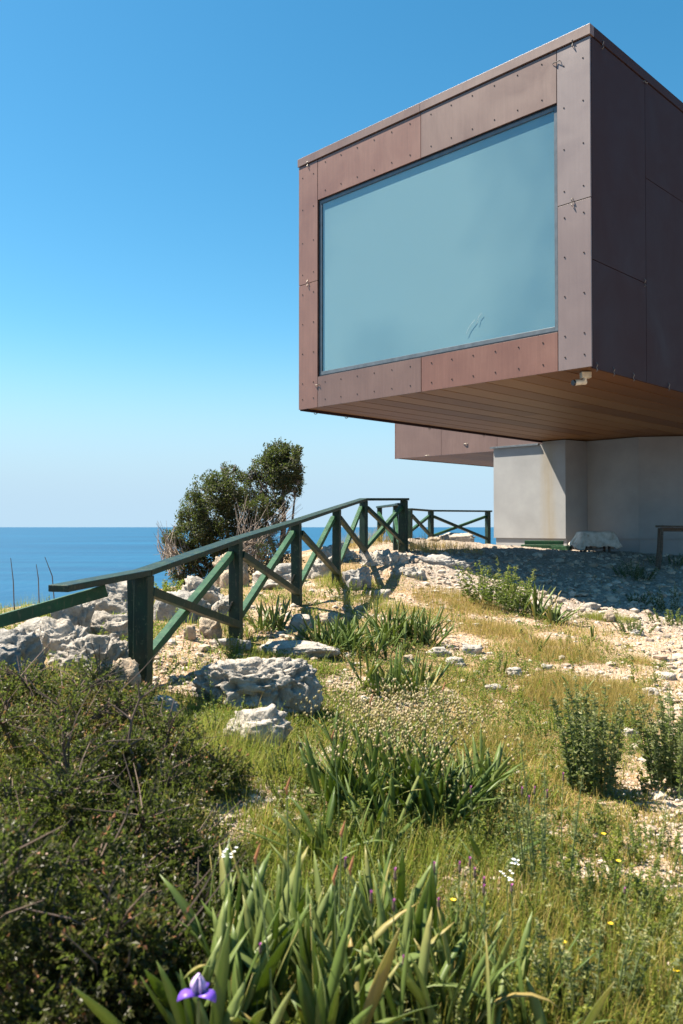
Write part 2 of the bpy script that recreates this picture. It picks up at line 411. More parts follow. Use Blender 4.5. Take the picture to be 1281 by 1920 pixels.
M['grass_d'] = leafmat('dry_grass', [(0, (.15, .13, .028)), (.4, (.31, .24, .06)), (.7, (.46, .33, .115)), (1, (.58, .43, .21))], .6, .4, .25, (.6, .46, .15))
M['weed'] = leafmat('weed_leaf', [(0, (.045, .065, .013)), (.5, (.11, .135, .026)), (.85, (.2, .215, .05)), (1, (.34, .28, .08))], .5, .4)
M['lime'] = leafmat('lime_weed', [(0, (.10, .12, .015)), (.5, (.2, .22, .028)), (1, (.36, .34, .065))], .5, .42)
M['sage'] = leafmat('sage_leaf', [(0, (.05, .065, .026)), (.5, (.11, .13, .05)), (.85, (.2, .215, .085)), (1, (.3, .28, .13))], .6, .3)
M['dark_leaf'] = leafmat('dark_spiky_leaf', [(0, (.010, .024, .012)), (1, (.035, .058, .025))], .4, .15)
M['seed'] = leafmat('seed_head', [(0, (.24, .21, .08)), (.5, (.42, .34, .18)), (1, (.58, .49, .3))], .5, .3, .3, (.7, .6, .35))
M['stalk'] = leafmat('green_stalk', [(0, (.05, .08, .02)), (1, (.14, .17, .06))], .5, .1)
M['bud'] = flat('withered_bud', (.34, .14, .06), .7)
M['purple'] = flat('violet_petal', (.16, .07, .5), .45)
M['lilac'] = flat('lilac_petal', (.56, .42, .7), .45)
M['pink'] = flat('pink_thistle', (.62, .16, .5), .6)
M['white'] = flat('white_petal', (.8, .8, .78), .5)
M['yellow'] = flat('yellow_petal', (.75, .5, .02), .5)
t = NT('bark'); n = t.noise(t.pos(scale=(1, 1, .4)), 25, 5, .6)
t.bsdf(t.ramp(n, [(.3, (.07, .055, .045)), (.7, (.2, .165, .14))]), .85, .2, 0, t.bump(n, .6, .01)); M['bark'] = t.m
t = NT('grey_twig'); n = t.noise(t.pos(), 25, 4, .6)
t.bsdf(t.ramp(n, [(.3, (.2, .15, .12)), (.7, (.36, .3, .25))]), .85, .2); M['twig'] = t.m
M['dark_twig'] = flat('dark_twig', (.13, .095, .075), .8, .2)

# ================================================================== SETTING
def axis(segs):
    out = []
    for a, b, st in segs: out += list(np.arange(a, b, st))
    out.append(segs[-1][1]); return np.array(out)
xs = axis([(-300, -60, 12), (-60, -20, 3), (-20, -7, .6), (-7, -4, .12), (-4, 9, .055), (9, 14, .3), (14, 80, 3)])
ys = axis([(-60, -8, 3), (-8, 1.2, .4), (1.2, 8, .05), (8, 16, .07), (16, 25, .12), (25, 40, .6), (40, 160, 5)])
GX, GY = np.meshgrid(xs, ys); gx, gy = GX.ravel(), GY.ravel()
gz = H(gx, gy)
near = ((gx > -7) & (gx < 9) & (gy > 1) & (gy < 25)).astype(float)
lump = fbm(np.stack([gx*9, gy*9, gx*0], 1), 3, 33); lump2 = fbm(np.stack([gx*3.1, gy*3.1, gx*0], 1), 3, 34)
bm_ = barem(gx, gy); rb_ = rubble(gx, gy)
gz += near*(lump*.018*(.5+bm_+rb_)+lump2*.03*(.3+rb_))
gz = np.maximum(gz, -75)
nx, ny = len(xs), len(ys)
ii = (np.arange(ny-1)[:, None]*nx+np.arange(nx-1)[None, :]).ravel()
me = npmesh('ground', np.stack([gx, gy, gz], 1), np.stack([ii, ii+1, ii+nx+1, ii+nx], 1), smooth=True)
for nm, val in (('veg', 1-bm_), ('rub', rb_)):
    a = me.attributes.new(nm, 'FLOAT', 'POINT'); a.data.foreach_set('value', np.ascontiguousarray(val, np.float32))
tag(link('ground', me, M['ground']), kind='structure')
R = 120000; sea_z = -60
me = bpy.data.meshes.new('sea'); k = 96
me.from_pydata([(R*math.cos(2*math.pi*i/k), R*math.sin(2*math.pi*i/k), sea_z) for i in range(k)], [], [tuple(range(k))])
tag(link('sea', me, M['sea']), kind='structure')

# ================================================================== BUILDING (local axes: s along the window front, t into the building)
N0 = Vector((3.686, 12.2)); YAW = .788
U = Vector((-math.cos(YAW), math.sin(YAW))); B = Vector((math.sin(YAW), math.cos(YAW)))
def bp(s, t, z): q = N0+U*s+B*t; return Vector((q.x, q.y, z))
def bbox(mb, s0, s1, t0, t1, z0, z1):
    mb.hexa([bp(s0, t0, z0), bp(s0, t1, z0), bp(s1, t1, z0), bp(s1, t0, z0), bp(s0, t0, z1), bp(s0, t1, z1), bp(s1, t1, z1), bp(s1, t0, z1)])
ZB, ZT, W, DEP = 4.16, 9.26, 6.46, 17.0
bld = empty('modern_building', bp(3, 9, Hs(*bp(3, 9, 0)[:2])), 'cantilevered copper clad building with one huge window standing on a grey rendered base', 'building')
def part(name, mat, boxes, bevel=0, parent=bld):
    m = MB()
    for b in boxes: bbox(m, *b)
    return m.build(name, M[mat], parent, bevel)
def disc_mesh(name, r, h, n=10):
    v = []; f = []
    for k, (rr, hh) in enumerate(((r, 0), (r*.9, h*.7), (r*.5, h))):
        for i in range(n):
            a = 2*math.pi*i/n; v.append((rr*math.cos(a), rr*math.sin(a), hh))
    for k in range(2):
        for i in range(n): f.append((k*n+i, k*n+(i+1) % n, (k+1)*n+(i+1) % n, (k+1)*n+i))
    f.append(tuple(2*n+i for i in range(n))); me = bpy.data.meshes.new(name); me.from_pydata(v, [], f); return me
rivet_me = disc_mesh('rivet', .0115, .008); rivet_me.materials.append(M['rivet'])
FRN = Vector((-B.x, -B.y, 0))     # outward normal of the window front
def rivets(panel, pts):
    for s, z in pts:
        o = bpy.data.objects.new('rivet', rivet_me); C.objects.link(o)
        o.location = bp(s, -.0005, z); o.rotation_euler = FRN.to_track_quat('Z', 'Y').to_euler(); put(o, panel)
g = .006
fp = []
def fpanel(mat, s0, s1, z0, z1, pts, t0=0.0):
    p = part('cladding_panel', mat, [(s0+g, s1-g, t0, t0+.03, z0+g, z1-g)], .0015); rivets(p, pts)
# right column (near corner), left column, and the panels above and below the window
cs = lambda a, b, n: [a+(b-a)*i/(n-1) for i in range(n)]
fpanel('clad_pale', .0, .56, 6.68, 9.09, [(s, z) for s in (.12, .44) for z in (8.80, 8.16, 7.52, 6.88)])
fpanel('clad_pale', .0, .56, ZB, 6.68, [(s, z) for s in (.12, .44) for z in (6.48, 5.88, 5.28, 4.68, 4.36)], .003)
fpanel('clad_red', 5.9, 6.46, 6.68, 9.09, [(s, z) for s in (6.02, 6.34) for z in (8.85, 8.2, 7.52, 6.88)])
fpanel('clad_red', 5.9, 6.46, ZB, 6.68, [(s, z) for s in (6.02, 6.34) for z in (6.48, 5.88, 5.28, 4.68, 4.36)], .002)
fpanel('clad', .56, 3.25, 8.28, 9.09, [(s, z) for s in cs(.82, 3.02, 6) for z in (8.98, 8.42)])
fpanel('clad_red', 3.25, 5.9, 8.28, 9.09, [(s, z) for s in cs(3.5, 5.68, 6) for z in (8.98, 8.42)], .002)
fpanel('clad_red', .56, 3.25, ZB, 4.77, [(s, z) for s in cs(.82, 3.02, 6) for z in (4.64, 4.30)], .003)
fpanel('clad', 3.25, 5.9, ZB, 4.77, [(s, z) for s in cs(3.5, 5.68, 6) for z in (4.64, 4.30)])
# roof cap: front run in two lengths, sides, lid
for a, b in ((-.012, 3.25), (3.254, W+.012)):
    part('roof_cap', 'clad', [(a, b, -.022, .10, 9.105, ZT)], .003)
part('roof_cap', 'clad_shade', [(-.012, .08, .102, DEP, 9.105, ZT)], .003)
part('roof_cap', 'clad_shade', [(W-.08, W+.012, .102, DEP, 9.105, ZT)], .003)
part('roof', 'backing', [(.082, W-.082, .102, DEP-.002, 9.0, 9.2)])
# dark carcass behind the panels (leaves the window opening free)
part('frame_backing', 'backing', [(.05, .53, .045, .4, ZB+.05, 9.08), (5.93, W-.05, .045, .4, ZB+.05, 9.08),
     (.532, 5.928, .045, .4, 8.31, 9.08), (.532, 5.928, .045, .4, ZB+.05, 4.74), (.05, W-.05, .9, DEP-.05, ZB+.05, 8.98)])
# side cladding: near side (in shade) and far side
def spanel(s0, s1, t0, t1, z0, z1, mat='clad_shade'):
    part('side_panel', mat, [(s0, s1, t0+g, t1-g, z0+g, z1-g)], .0015)
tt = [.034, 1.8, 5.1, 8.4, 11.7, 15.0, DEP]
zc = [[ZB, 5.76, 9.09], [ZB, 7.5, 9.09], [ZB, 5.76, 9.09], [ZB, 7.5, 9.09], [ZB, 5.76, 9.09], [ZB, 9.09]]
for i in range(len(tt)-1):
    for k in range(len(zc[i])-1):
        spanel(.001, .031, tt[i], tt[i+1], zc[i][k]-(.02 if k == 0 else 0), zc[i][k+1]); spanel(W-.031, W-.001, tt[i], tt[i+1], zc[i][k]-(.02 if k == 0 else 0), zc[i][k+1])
part('rear_panel', 'clad_shade', [(.04, W-.04, DEP-.04, DEP, ZB, 9.09)])
# soffit boards running inwards, cut to random lengths
V = []; F = []; tone = []
rr = random.Random(3)
nb = 13; bw = (W-.12)/nb
for i in range(nb):
    s0 = .06+i*bw; tcur = .034
    base_t = rr.random()
    while tcur < DEP-.1:
        ln = rr.uniform(3.0, 6.0); t1 = min(DEP-.1, tcur+ln); zz = ZB+.036
        m = MB(); bbox(m, s0+.014, s0+bw-.014, tcur+.003, t1-.003, zz, zz+.012)
        b = len(V); V += m.v; F += [tuple(q+b for q in f) for f in m.f]; tone += [.1+base_t*.3+rr.random()*.5]*len(m.v); tcur = t1
me = npmesh('soffit', V, np.array(F), tone); link('soffit', me, M['soffit'], bld)
# window: frame, glass, milky film behind it
s0, s1, z0, z1 = .575, 5.885, 4.795, 8.265
part('reveal', 'black', [(.562, s0, .031, .24, 4.78, 8.27), (s1, 5.898, .031, .24, 4.78, 8.27), (s0, s1, .031, .24, 8.265, 8.278), (s0, s1, .031, .24, 4.772, 4.795)])
fr = part('window_frame', 'grey_metal', [(s0, s0+.06, .042, .09, z0, z1), (s1-.06, s1, .042, .09, z0, z1), (s0+.06, s1-.06, .042, .09, z1-.06, z1), (s0+.06, s1-.06, .042, .09, z0, z0+.07)], .003)
gl = MB(); gl.hexa([bp(s0+.055, .056, z0+.06), bp(s0+.055, .064, z0+.06), bp(s1-.055, .064, z0+.06), bp(s1-.055, .056, z0+.06), bp(s0+.055, .056, z1-.055), bp(s0+.055, .064, z1-.055), bp(s1-.055, .064, z1-.055), bp(s1-.055, .056, z1-.055)])
gl.build('window_pane', M['glass'], bld)
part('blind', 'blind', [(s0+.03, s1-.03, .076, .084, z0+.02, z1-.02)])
m = MB()
m.tube([bp(2.32, .053, 5.03), bp(2.27, .053, 5.12), bp(2.2, .053, 5.19), bp(2.14, .053, 5.24)], .003, 4)
m.tube([bp(2.1, .053, 5.17), bp(2.06, .053, 5.28), bp(2.0, .053, 5.33)], .003, 4)
m.build('scratch', M['scratch'], bld, 0)
# small retaining clips over the joints
def clip(s, z, vert=True, side=False, t=0):
    m = MB()
    def q(a, o):
        if side: return bp(-o, t+(0 if vert else a), z+(a if vert else 0))
        return bp(s+(0 if vert else a), -o, z+(a if vert else 0))
    m.tube([q(-.07, .004), q(-.055, .03), q(-.01, .012), q(.03, .03), q(.07, .006)], [.005, .008, .006, .009, .004], 6)
    m.build('clip', M['steel'], bld)
clip(.28, 9.09); clip(.56, 8.9, False); clip(.3, 6.68); clip(6.18, 6.68); clip(6.18, 9.09); clip(5.9, 4.6, False)
clip(0, 9.10, True, True, .36); clip(0, 9.06, False, True, 1.8); clip(0, 5.76, True, True, 1.72)
for t in (.12, .65, 1.3, 2.6, 3.9): clip(0, ZB+.01, True, True, t)
for t in (.4, 1.3, 4.1, 6.3):
    m = MB(); m.tube([bp(W-.03, t, ZB-.03), bp(W-.03, t+.03, ZB-.045), bp(W-.03, t+.08, ZB-.03), bp(W-.03, t+.1, ZB)], .009, 5); m.build('clip', M['steel'], bld)
# rendered base: pier, recess wall, angled wall, plinth, flashing
PL = 1.48                      # top of the plinth
zg = .9
def wallprism(name, mat, pts, z0, z1, parent=bld):
    v = [(*q, z0) for q in pts]+[(*q, z1) for q in pts]; n = len(pts)
    f = [tuple(reversed(range(n))), tuple(range(n, 2*n))]+[(i, (i+1) % n, n+(i+1) % n, n+i) for i in range(n)]
    me = bpy.data.meshes.new(name); me.from_pydata(v, [], f); o = link(name, me, M[mat], parent); return o
def bq(s, t): q = N0+U*s+B*t; return (q.x, q.y)
pier = [bq(8.02, 9.05), bq(8.02, 15), bq(5.48, 15), bq(5.48, 9.85), bq(5.68, 9.05)]
recess = [bq(5.478, 9.87), bq(5.478, 15), bq(3.96, 15), bq(3.96, 9.80)]
angled = [bq(3.958, 9.80), bq(3.958, 15), bq(-1.5, 15.2), bq(-1.5, 13.6)]
wallprism('wall', 'wall', pier, PL, ZB-.06); wallprism('wall', 'wall', recess, PL, ZB+.01); wallprism('wall', 'wall', angled, PL, ZB+.012)
ins = .045
wallprism('wall', 'wall', [bq(5.68, 9.06), bq(6.4, 9.06), bq(6.4, 14.9), bq(5.5, 14.9), bq(5.5, 9.84)], ZB-.06, ZB+.01)
wallprism('plinth', 'wall', [bq(8.02-ins, 9.05+ins), bq(8.02-ins, 14.9), bq(5.5, 14.9), bq(5.5, 9.85+ins), bq(5.68, 9.05+ins)], zg, PL)
wallprism('plinth', 'wall', [bq(5.498, 9.87+ins), bq(5.498, 14.9), bq(3.97, 14.9), bq(3.96, 9.80+ins)], zg, PL)
wallprism('plinth', 'wall', [bq(3.955, 9.80+ins), bq(3.955, 14.9), bq(-1.5, 15.1), bq(-1.5, 13.6+ins)], zg-.3, PL)
part('flashing', 'grey_metal', [(6.48, 8.10, 8.97, 15.05, ZB-.055, ZB-.03), (6.48, 8.10, 8.965, 8.99, ZB-.085, ZB-.056)], .003)

# second copper volume behind
A = at_z(742, 860, 4.16); A2 = Vector((A.x, A.y)); D2 = 8.3
rel = A2-N0; sA = rel.dot(U); tA = rel.dot(B)
w2 = empty('building_wing', (*(A2+B*4-U*2), Hs(*(A2+B*4-U*2))), 'lower copper clad box of the building jutting out behind the big window box', 'building')
def wp(name, mat, boxes, bev=0): return part(name, mat, boxes, bev, w2)
H2 = 7.2
j = [sA, sA-2.0, sA-4.2, sA-7]
for a, b in zip(j[1:], j[:-1]): wp('cladding_panel', 'clad', [(a+g, b-g, tA, tA+.03, ZB, H2-.2)])
wp('corner_trim', 'clad_red', [(sA, sA+.03, tA-.005, tA+.06, ZB-.01, H2-.2)])
wp('side_panel', 'clad_shade', [(sA-.03, sA-.001, tA+.061, tA+D2, ZB, H2-.2)])
wp('roof_cap', 'clad', [(sA-7, sA+.035, tA-.02, tA+D2, H2-.19, H2)])
wp('frame_backing', 'backing', [(sA-6.98, sA-.05, tA+.04, tA+D2-.02, ZB+.06, H2-.2)])
m = MB()
for i in range(14): bbox(m, sA-.04-(i+1)*.5+.006, sA-.04-i*.5-.006, tA+.032, tA+D2-.03, ZB+.018, ZB+.05)
me = npmesh('soffit', m.v, np.array(m.f), np.repeat(.3+.3*rng.random(14), 8)); link('soffit', me, M['soffit'], w2)
for i, (s, zz) in enumerate(((sA-1.4, ZB+.02), (sA-3.0, ZB+.3))):
    m = MB(); q = lambda a, o: bp(s+a, tA-o, zz)
    m.tube([q(-.08, .004), q(-.03, .03), q(.03, .03), q(.08, .004)], .014, 6); m.build('clip', M['steel'], w2)
# its supporting walls, mostly hidden behind the pier
wallprism('wall', 'wall', [bq(sA-3.2, tA+2.5), bq(sA-3.2, tA+8), bq(sA-6.9, tA+8), bq(sA-6.9, tA+2.5)], .2, ZB+.03, w2)

# security camera under the near corner
cp = at(1091, 703, 12.75); cp.z = ZB+.018
camr = empty('security_camera', cp, 'small cream bullet camera under the near corner of the copper box', 'camera')
def lbox(mb, c, ax, ay, az, hx, hy, hz):
    p = []
    for sz in (-1, 1):
        for sx, sy in ((-1, -1), (1, -1), (1, 1), (-1, 1)): p.append(c+ax*hx*sx+ay*hy*sy+az*hz*sz)
    mb.hexa(p)
dirc = Vector((-.9, -.35, -.12)).normalized(); side = dirc.cross(Vector((0, 0, 1))).normalized(); upc = side.cross(dirc)
m = MB(); lbox(m, cp+Vector((.06, 0, -.045)), Vector((1, 0, 0)), Vector((0, 1, 0)), Vector((0, 0, 1)), .075, .06, .045); m.build('junction_box', M['white_plastic'], camr, .006)
m = MB(); m.tube([cp+Vector((.05, 0, -.09)), cp+Vector((.045, 0, -.13)), cp+Vector((.02, 0, -.16))], [.03, .028, .022], 10); m.build('bracket', M['white_plastic'], camr)
cc = cp+Vector((-.03, 0, -.155))
m = MB(); m.tube([cc-dirc*.11, cc-dirc*.105, cc+dirc*.10], [.03, .044, .046], 14); m.build('housing', M['white_plastic'], camr)
m = MB(); m.tube([cc+dirc*.101, cc+dirc*.13], [.047, .045], 14); m.build('lens', M['lens'], camr)

# ================================================================== GREEN WOODEN FENCE
def fence_post(root, top, bottom, w, dirv, mat='green'):
    m = MB(); side = Vector((0, 0, 1)).cross(dirv).normalized()
    lean = rr.uniform(-.012, .012)
    t = Vector(top)+side*lean; b = Vector(bottom)
    m.beam(b, t, w, w, up=dirv); return m.build('post', M[mat], root, .006)
def fence_run(root, P, post_idx=None, rail=(.15, .045), post_w=.115, brace=.07, skip=(), mat='green', over=(.0, .0), braced=True, postdrop=.05):
    """P: list of rail-top points; posts stand below each one"""
    n = len(P)
    pts = list(P)
    for i in range(n-1):
        a, b = P[i], P[i+1]; d = (b-a).normalized()
        a2 = a-d*(over[0] if i == 0 else 0); b2 = b+d*(over[1] if i == n-2 else 0)
        m = MB(); m.beam(a2-Vector((0, 0, rail[1]/2)), b2-Vector((0, 0, rail[1]/2)), rail[0], rail[1]); m.build('handrail', M[mat], root, .005)
    bases = []
    for i, p in enumerate(P):
        d = ((P[i+1]-p) if i < n-1 else (p-P[i-1])); d = Vector((d.x, d.y, 0)).normalized()
        zb = Hs(p.x, p.y)-postdrop; bases.append(zb)
        fence_post(root, p-Vector((0, 0, rail[1]+.001)), Vector((p.x, p.y, zb)), post_w, d, mat)
    if not braced: return
    for i in range(n-1):
        if i in skip: continue
        a, b = P[i], P[i+1]; dh = Vector((b.x-a.x, b.y-a.y, 0)); L = dh.length; dh.normalize(); sd = Vector((0, 0, 1)).cross(dh)
        off = post_w/2
        for k, (p, q) in enumerate((((a, .17), (b, None)), ((b, .17), (a, None)))):
            A_ = p[0]-Vector((0, 0, p[1])); B_ = Vector((q[0].x, q[0].y, Hs(q[0].x, q[0].y)+.17))
            sg = 1 if k == 0 else -1
            A_ = A_+dh*sg*(off*.9); B_ = B_-dh*sg*(off*.9)
            o = sd*(-.036 if k == 0 else .036)
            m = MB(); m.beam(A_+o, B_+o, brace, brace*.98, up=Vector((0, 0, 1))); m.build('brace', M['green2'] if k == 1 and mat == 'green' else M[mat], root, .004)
fp_px = [(268, 1068, 6.3), (443, 1008, 8.4), (557, 974, 10.5), (631, 950, 12.6), (682, 934, 14.7)]
FP = [at(*q) for q in fp_px]
f1 = empty('wooden_fence', (FP[0].x, FP[0].y, Hs(FP[0].x, FP[0].y)), 'long dark green wooden fence with crossed braces climbing beside the rocks in front', 'fence')
P6 = at(758, 934, 16.1)
fence_run(f1, FP+[P6], over=(0, .08))
m = MB(); _e = at(109, 1097, 5.3); _p = FP[0]+(FP[0]-FP[1]).normalized()*.002; m.beam(_e-Vector((0, 0, .0225)), _p-Vector((0, 0, .0225)), .15, .045); m.build('handrail', M['green'], f1, .005)
fence_post(f1, FP[0]+Vector((-.095, .06, -.05)), Vector((FP[0].x-.07, FP[0].y+.06, Hs(FP[0].x, FP[0].y)-.05)), .07, (FP[1]-FP[0]).normalized())
for p in FP[1:3]:      # little steel angle brackets near the foot of two posts
    m = MB(); zz = Hs(p.x, p.y)+.3
    m.beam(Vector((p.x-.07, p.y-.06, zz)), Vector((p.x-.03, p.y-.07, zz+.1)), .05, .006); m.build('bracket', M['steel'], f1)
# low descending handrail at the left edge
a = at(200, 1107, 5.8); b = at(-420, 1285, 5.2)
f2 = empty('handrail_fence', (b.x, b.y, Hs(b.x, b.y)), 'lower bright green handrail sloping down to the left edge below the long fence', 'fence')
m = MB(); m.beam(a, b, .05, .085); m.build('handrail', M['green2'], f2, .004)
for k in (.95,):
    q = a.lerp(b, k); fence_post(f2, q-Vector((0, .06, -.02)), Vector((q.x, q.y-.06, Hs(q.x, q.y)-.05)) if k > .5 else q-Vector((0, .06, .14)), .075, Vector((1, 0, 0)), 'green')
# run behind: from the corner post back to the head of the steps
Q = [at(752, 943, 16.9), at(742, 945, 18.3), at(712, 949, 20.6)]
f3 = empty('wooden_fence', (Q[1].x, Q[1].y, Hs(Q[1].x, Q[1].y)), 'short green fence leg seen end on right behind the corner post', 'fence', )
fence_run(f3, Q, over=(.0, .12))
Rn = [at(768, 953, 20.4), at(808, 956, 21.6), at(915, 957, 22.9)]
f4 = empty('wooden_fence', (Rn[2].x, Rn[2].y, Hs(Rn[2].x, Rn[2].y)), 'far green fence with crossed braces ending at the sunlit grey wall', 'fence')
fence_run(f4, Rn, over=(.05, .1))

# ================================================================== SMALL THINGS BY THE WALL
def plankbox(name, px0, px1, py, Y, h, label, dy=0.0, z=None, dep=.22):
    a = at(px0, py, Y); b = at(px1, py, Y); zz = Hs((a.x+b.x)/2, Y) if z is None else z
    m = MB(); m.beam(Vector((a.x, Y, zz+h/2)), Vector((b.x, Y-dy, zz+h/2)), dep, h); o = m.build(name, M['green2'], None, .008)
    return tag(o, label, 'timber step'), zz
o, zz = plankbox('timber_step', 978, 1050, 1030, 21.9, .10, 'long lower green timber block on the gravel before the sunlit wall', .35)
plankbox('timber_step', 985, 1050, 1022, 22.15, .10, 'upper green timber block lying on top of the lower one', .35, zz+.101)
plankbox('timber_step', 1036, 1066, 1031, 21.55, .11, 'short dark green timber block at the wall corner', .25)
# covered low table
tc = at(1116, 1034, 21.2); tz = Hs(tc.x, tc.y)
ct = empty('covered_table', (tc.x, tc.y, tz), 'low table standing in the shade of the grey wall corner', 'table')
for sx in (-.3, .3):
    for sy in (-.2, .2):
        m = MB(); m.beam((tc.x+sx, tc.y+sy, tz-.03), (tc.x+sx, tc.y+sy, tz+.47), .05, .05, up=Vector((0, 1, 0))); m.build('leg', M['oldwood'], ct)
m = MB(); m.beam((tc.x-.34, tc.y, tz+.485), (tc.x+.34, tc.y, tz+.485), .5, .03); m.build('table_top', M['oldwood'], ct)
n = 46; g1, g2 = np.meshgrid(np.linspace(-1, 1, n), np.linspace(-1, 1, n)); a_, b_ = g1.ravel(), g2.ravel()
fold = n2(a_*3, b_*3, 1, 3, 8)
ra = np.maximum(np.abs(a_), np.abs(b_)); inside = ra < .62
X = a_*.6; Yc = b_*.45
kx = np.clip(a_/.6, -1, 1)*.38+np.sign(a_)*np.maximum(0, np.abs(a_)-.6)*.5; ky = np.clip(b_/.6, -1, 1)*.27+np.sign(b_)*np.maximum(0, np.abs(b_)-.6)*.3
zc_ = .52-np.maximum(0, ra-.6)*(.95+.5*fold)+fold*.035
kx = kx+fold*.08; ky = ky+n2(a_*3, b_*3, 1.3, 3, 18)*.05
zc_ = np.maximum(zc_, .03)
me = npmesh('dust_sheet', np.stack([tc.x+kx, tc.y+ky, tz+zc_], 1), np.array([(r*n+c, r*n+c+1, (r+1)*n+c+1, (r+1)*n+c) for r in range(n-1) for c in range(n-1)]), smooth=True)
o = link('dust_sheet', me, M['cloth']); tag(o, 'crumpled off white sheet draped over the low table in the shade', 'cloth')
m = o.modifiers.new('thick', 'SOLIDIFY'); m.thickness = .006
# rough bench / work table at the right edge
tb = [at(1236, 987, 18.2), at(1400, 989, 18.9)]
bz = tb[0].z
wb = empty('work_table', (tb[0].x, tb[0].y, Hs(tb[0].x, tb[0].y)), 'rough old wooden trestle table cut by the right edge in the shade', 'table')
m = MB()
for k in range(3): m.beam(tb[0]+Vector((0, .12*k-.12, 0)), tb[1]+Vector((0, .12*k-.12, 0)), .11, .045)
m.build('table_top', M['oldwood'], wb, .004)
m = MB(); m.beam(tb[0]+Vector((0.04, 0, -.07)), tb[1]+Vector((0, 0, -.07)), .06, .08); m.build('rail', M['oldwood'], wb, .004)
for q in (tb[0]+Vector((.03, -.1, -.04)), tb[0]+Vector((.08, .2, -.04)), tb[1]+Vector((-.1, -.1, -.04)), tb[1]+Vector((-.1, .2, -.04))):
    m = MB(); bb = Vector((q.x-.08, q.y-.03, Hs(q.x, q.y)-.03)); m.tube([bb, bb.lerp(q, .5)+Vector((.015, 0, 0)), q], [.03, .034, .03], 7); m.build('leg', M['oldwood'], wb)

# ================================================================== ROCKS
import bmesh
_ico = {}
def ico(k):
    if k not in _ico:
        bm = bmesh.new(); bmesh.ops.create_icosphere(bm, subdivisions=k, radius=1)
        _ico[k] = (np.array([v.co[:] for v in bm.verts]), np.array([[v.index for v in f.verts] for f in bm.faces])); bm.free()
    return _ico[k]
def rock(label, x0, x1, yt, yb, Y, mat='rock', seed=0, k=5, pits=0., flatten=0., depth=.8, rough=.3, group=None, strata=0., fc=1.0):
    """x0..x1, yt..yb: extent in the photo; Y: distance"""
    if (x1-x0)/FPX*Y < .6 and yb > 1100: Y = ground((x0+x1)/2, yb).y
    a = at(x0, yb, Y); b = at(x1, yb, Y); top = at((x0+x1)/2, yt, Y)
    cx = (a.x+b.x)/2; w = (b.x-a.x)/2; cy = Y+w*depth*.5; zb = min(Hs(cx, cy), a.z)
    h = (top.z-zb)
    P, F = ico(k); p = P.copy(); sd = seed*7.7
    # boxier than a ball
    q = np.sign(p)*np.abs(p)**.72; q /= np.maximum(1e-6, np.linalg.norm(q, axis=1)[:, None])**.35
    n1 = fbm(p*1.15+sd, 3, seed); n2a = fbm(p*2.7+sd, 4, seed+3, .55, True); n3 = fbm(p*9+sd, 4, seed+5, .6)
    fac = np.zeros(len(p)); rs_ = np.random.default_rng(seed+500)
    for _k in range(9):      # a few fracture planes
        nv_ = rs_.normal(size=3); nv_ /= np.linalg.norm(nv_); fac = np.minimum(fac, -(np.maximum(0, p@nv_-rs_.uniform(.45, .8)))*.9)
    n4 = fbm(p*5.5+sd+fbm(p*2+sd, 2, seed)[:, None]*.8, 4, seed+8, .6, True)
    r = 1+fac*fc+n1*.38*rough/.3+n2a*.2*rough/.3-np.maximum(0, .1-n4)*.16+n3*.07
    if pits:
        wv = worley(p*(5.2 if pits < .8 else 4.0)+n3[:, None]*.3+sd, seed+2); r -= pits*(np.clip(.5-wv, 0, 1)*.9)*sstep(-.5, .2, p[:, 2])
        wv = worley(p*11+sd, seed+9); r -= pits*.35*np.clip(.5-wv, 0, 1)
    q = q*r[:, None]
    if strata: q[:, 2] += .03*np.round(q[:, 2]*7+n1*2)/1.0*strata*.6-q[:, 2]*.03*7*strata*.6
    z = q[:, 2].copy()
    mn, mxz = z.min(), z.max()
    z = (z-mn)/(mxz-mn)                                # 0..1
    hh = h*1.0+h*.45
    vx = q[:, 0]/np.abs(q[:, 0]).max()*w; vy = q[:, 1]/np.abs(q[:, 1]).max()*w*depth
    vz = zb-h*.45+z*hh
    nm = 'boulder' if w > .3 else 'stone'
    me = npmesh(nm, np.stack([vx, vy, vz-zb], 1), F, smooth=True)
    o = link(nm, me, M[mat]); o.location = (cx, cy, zb)
    tag(o, label, 'boulder' if w > .3 else 'stone', group)
    if w < .3: pass
    return o
G1 = 'limestone boulders along the fence'
_g = G1
for (lab, *q) in [('jagged pale rock wedged between the left outcrops just above the shrubs', 205, 255, 1200, 1262, 6.6, 'rock', 70, 5, .2),
    ('cream rock filling the gap under the handrail end', 95, 175, 1130, 1200, 8.3, 'rock', 71, 5, .2), ('low lichened rock behind the descending handrail', 10, 110, 1158, 1215, 7.8, 'rock_lichen', 72, 5, .2),
    ('pale block behind the brace crossing of the first panel', 330, 430, 1080, 1150, 10.4, 'rock', 73, 5, .15), ('whitish rock left of the second fence post', 395, 440, 1112, 1160, 9.6, 'rock', 74, 5, .15),
    ('jagged rock under the third fence panel', 560, 640, 1040, 1100, 13.4, 'rock', 75, 5, .25), ('small cracked rock at the foot of the fourth post', 640, 700, 1062, 1105, 12.8, 'rock_grey', 76, 5, .25),
    ('sunlit white rock right of the corner outcrop', 735, 800, 1062, 1100, 13.6, 'rock', 77, 5, .25), ('low brown rock at the left of the second iris clump', 590, 640, 1150, 1172, 9.6, 'rock_tan', 78, 4, .1)]:
    rock(lab, *q, rough=.4, depth=.75, group=_g)
rock('long low whitish outcrop running left from the nearest post', 90, 262, 1190, 1290, 6.4, 'rock', 61, 6, .3, rough=.4, depth=.8, group=G1)
rock('dark grey cracked boulder touching the left edge above the shrubs', -90, 60, 1212, 1290, 6.0, 'rock_grey', 62, 5, .25, rough=.35, group=G1)
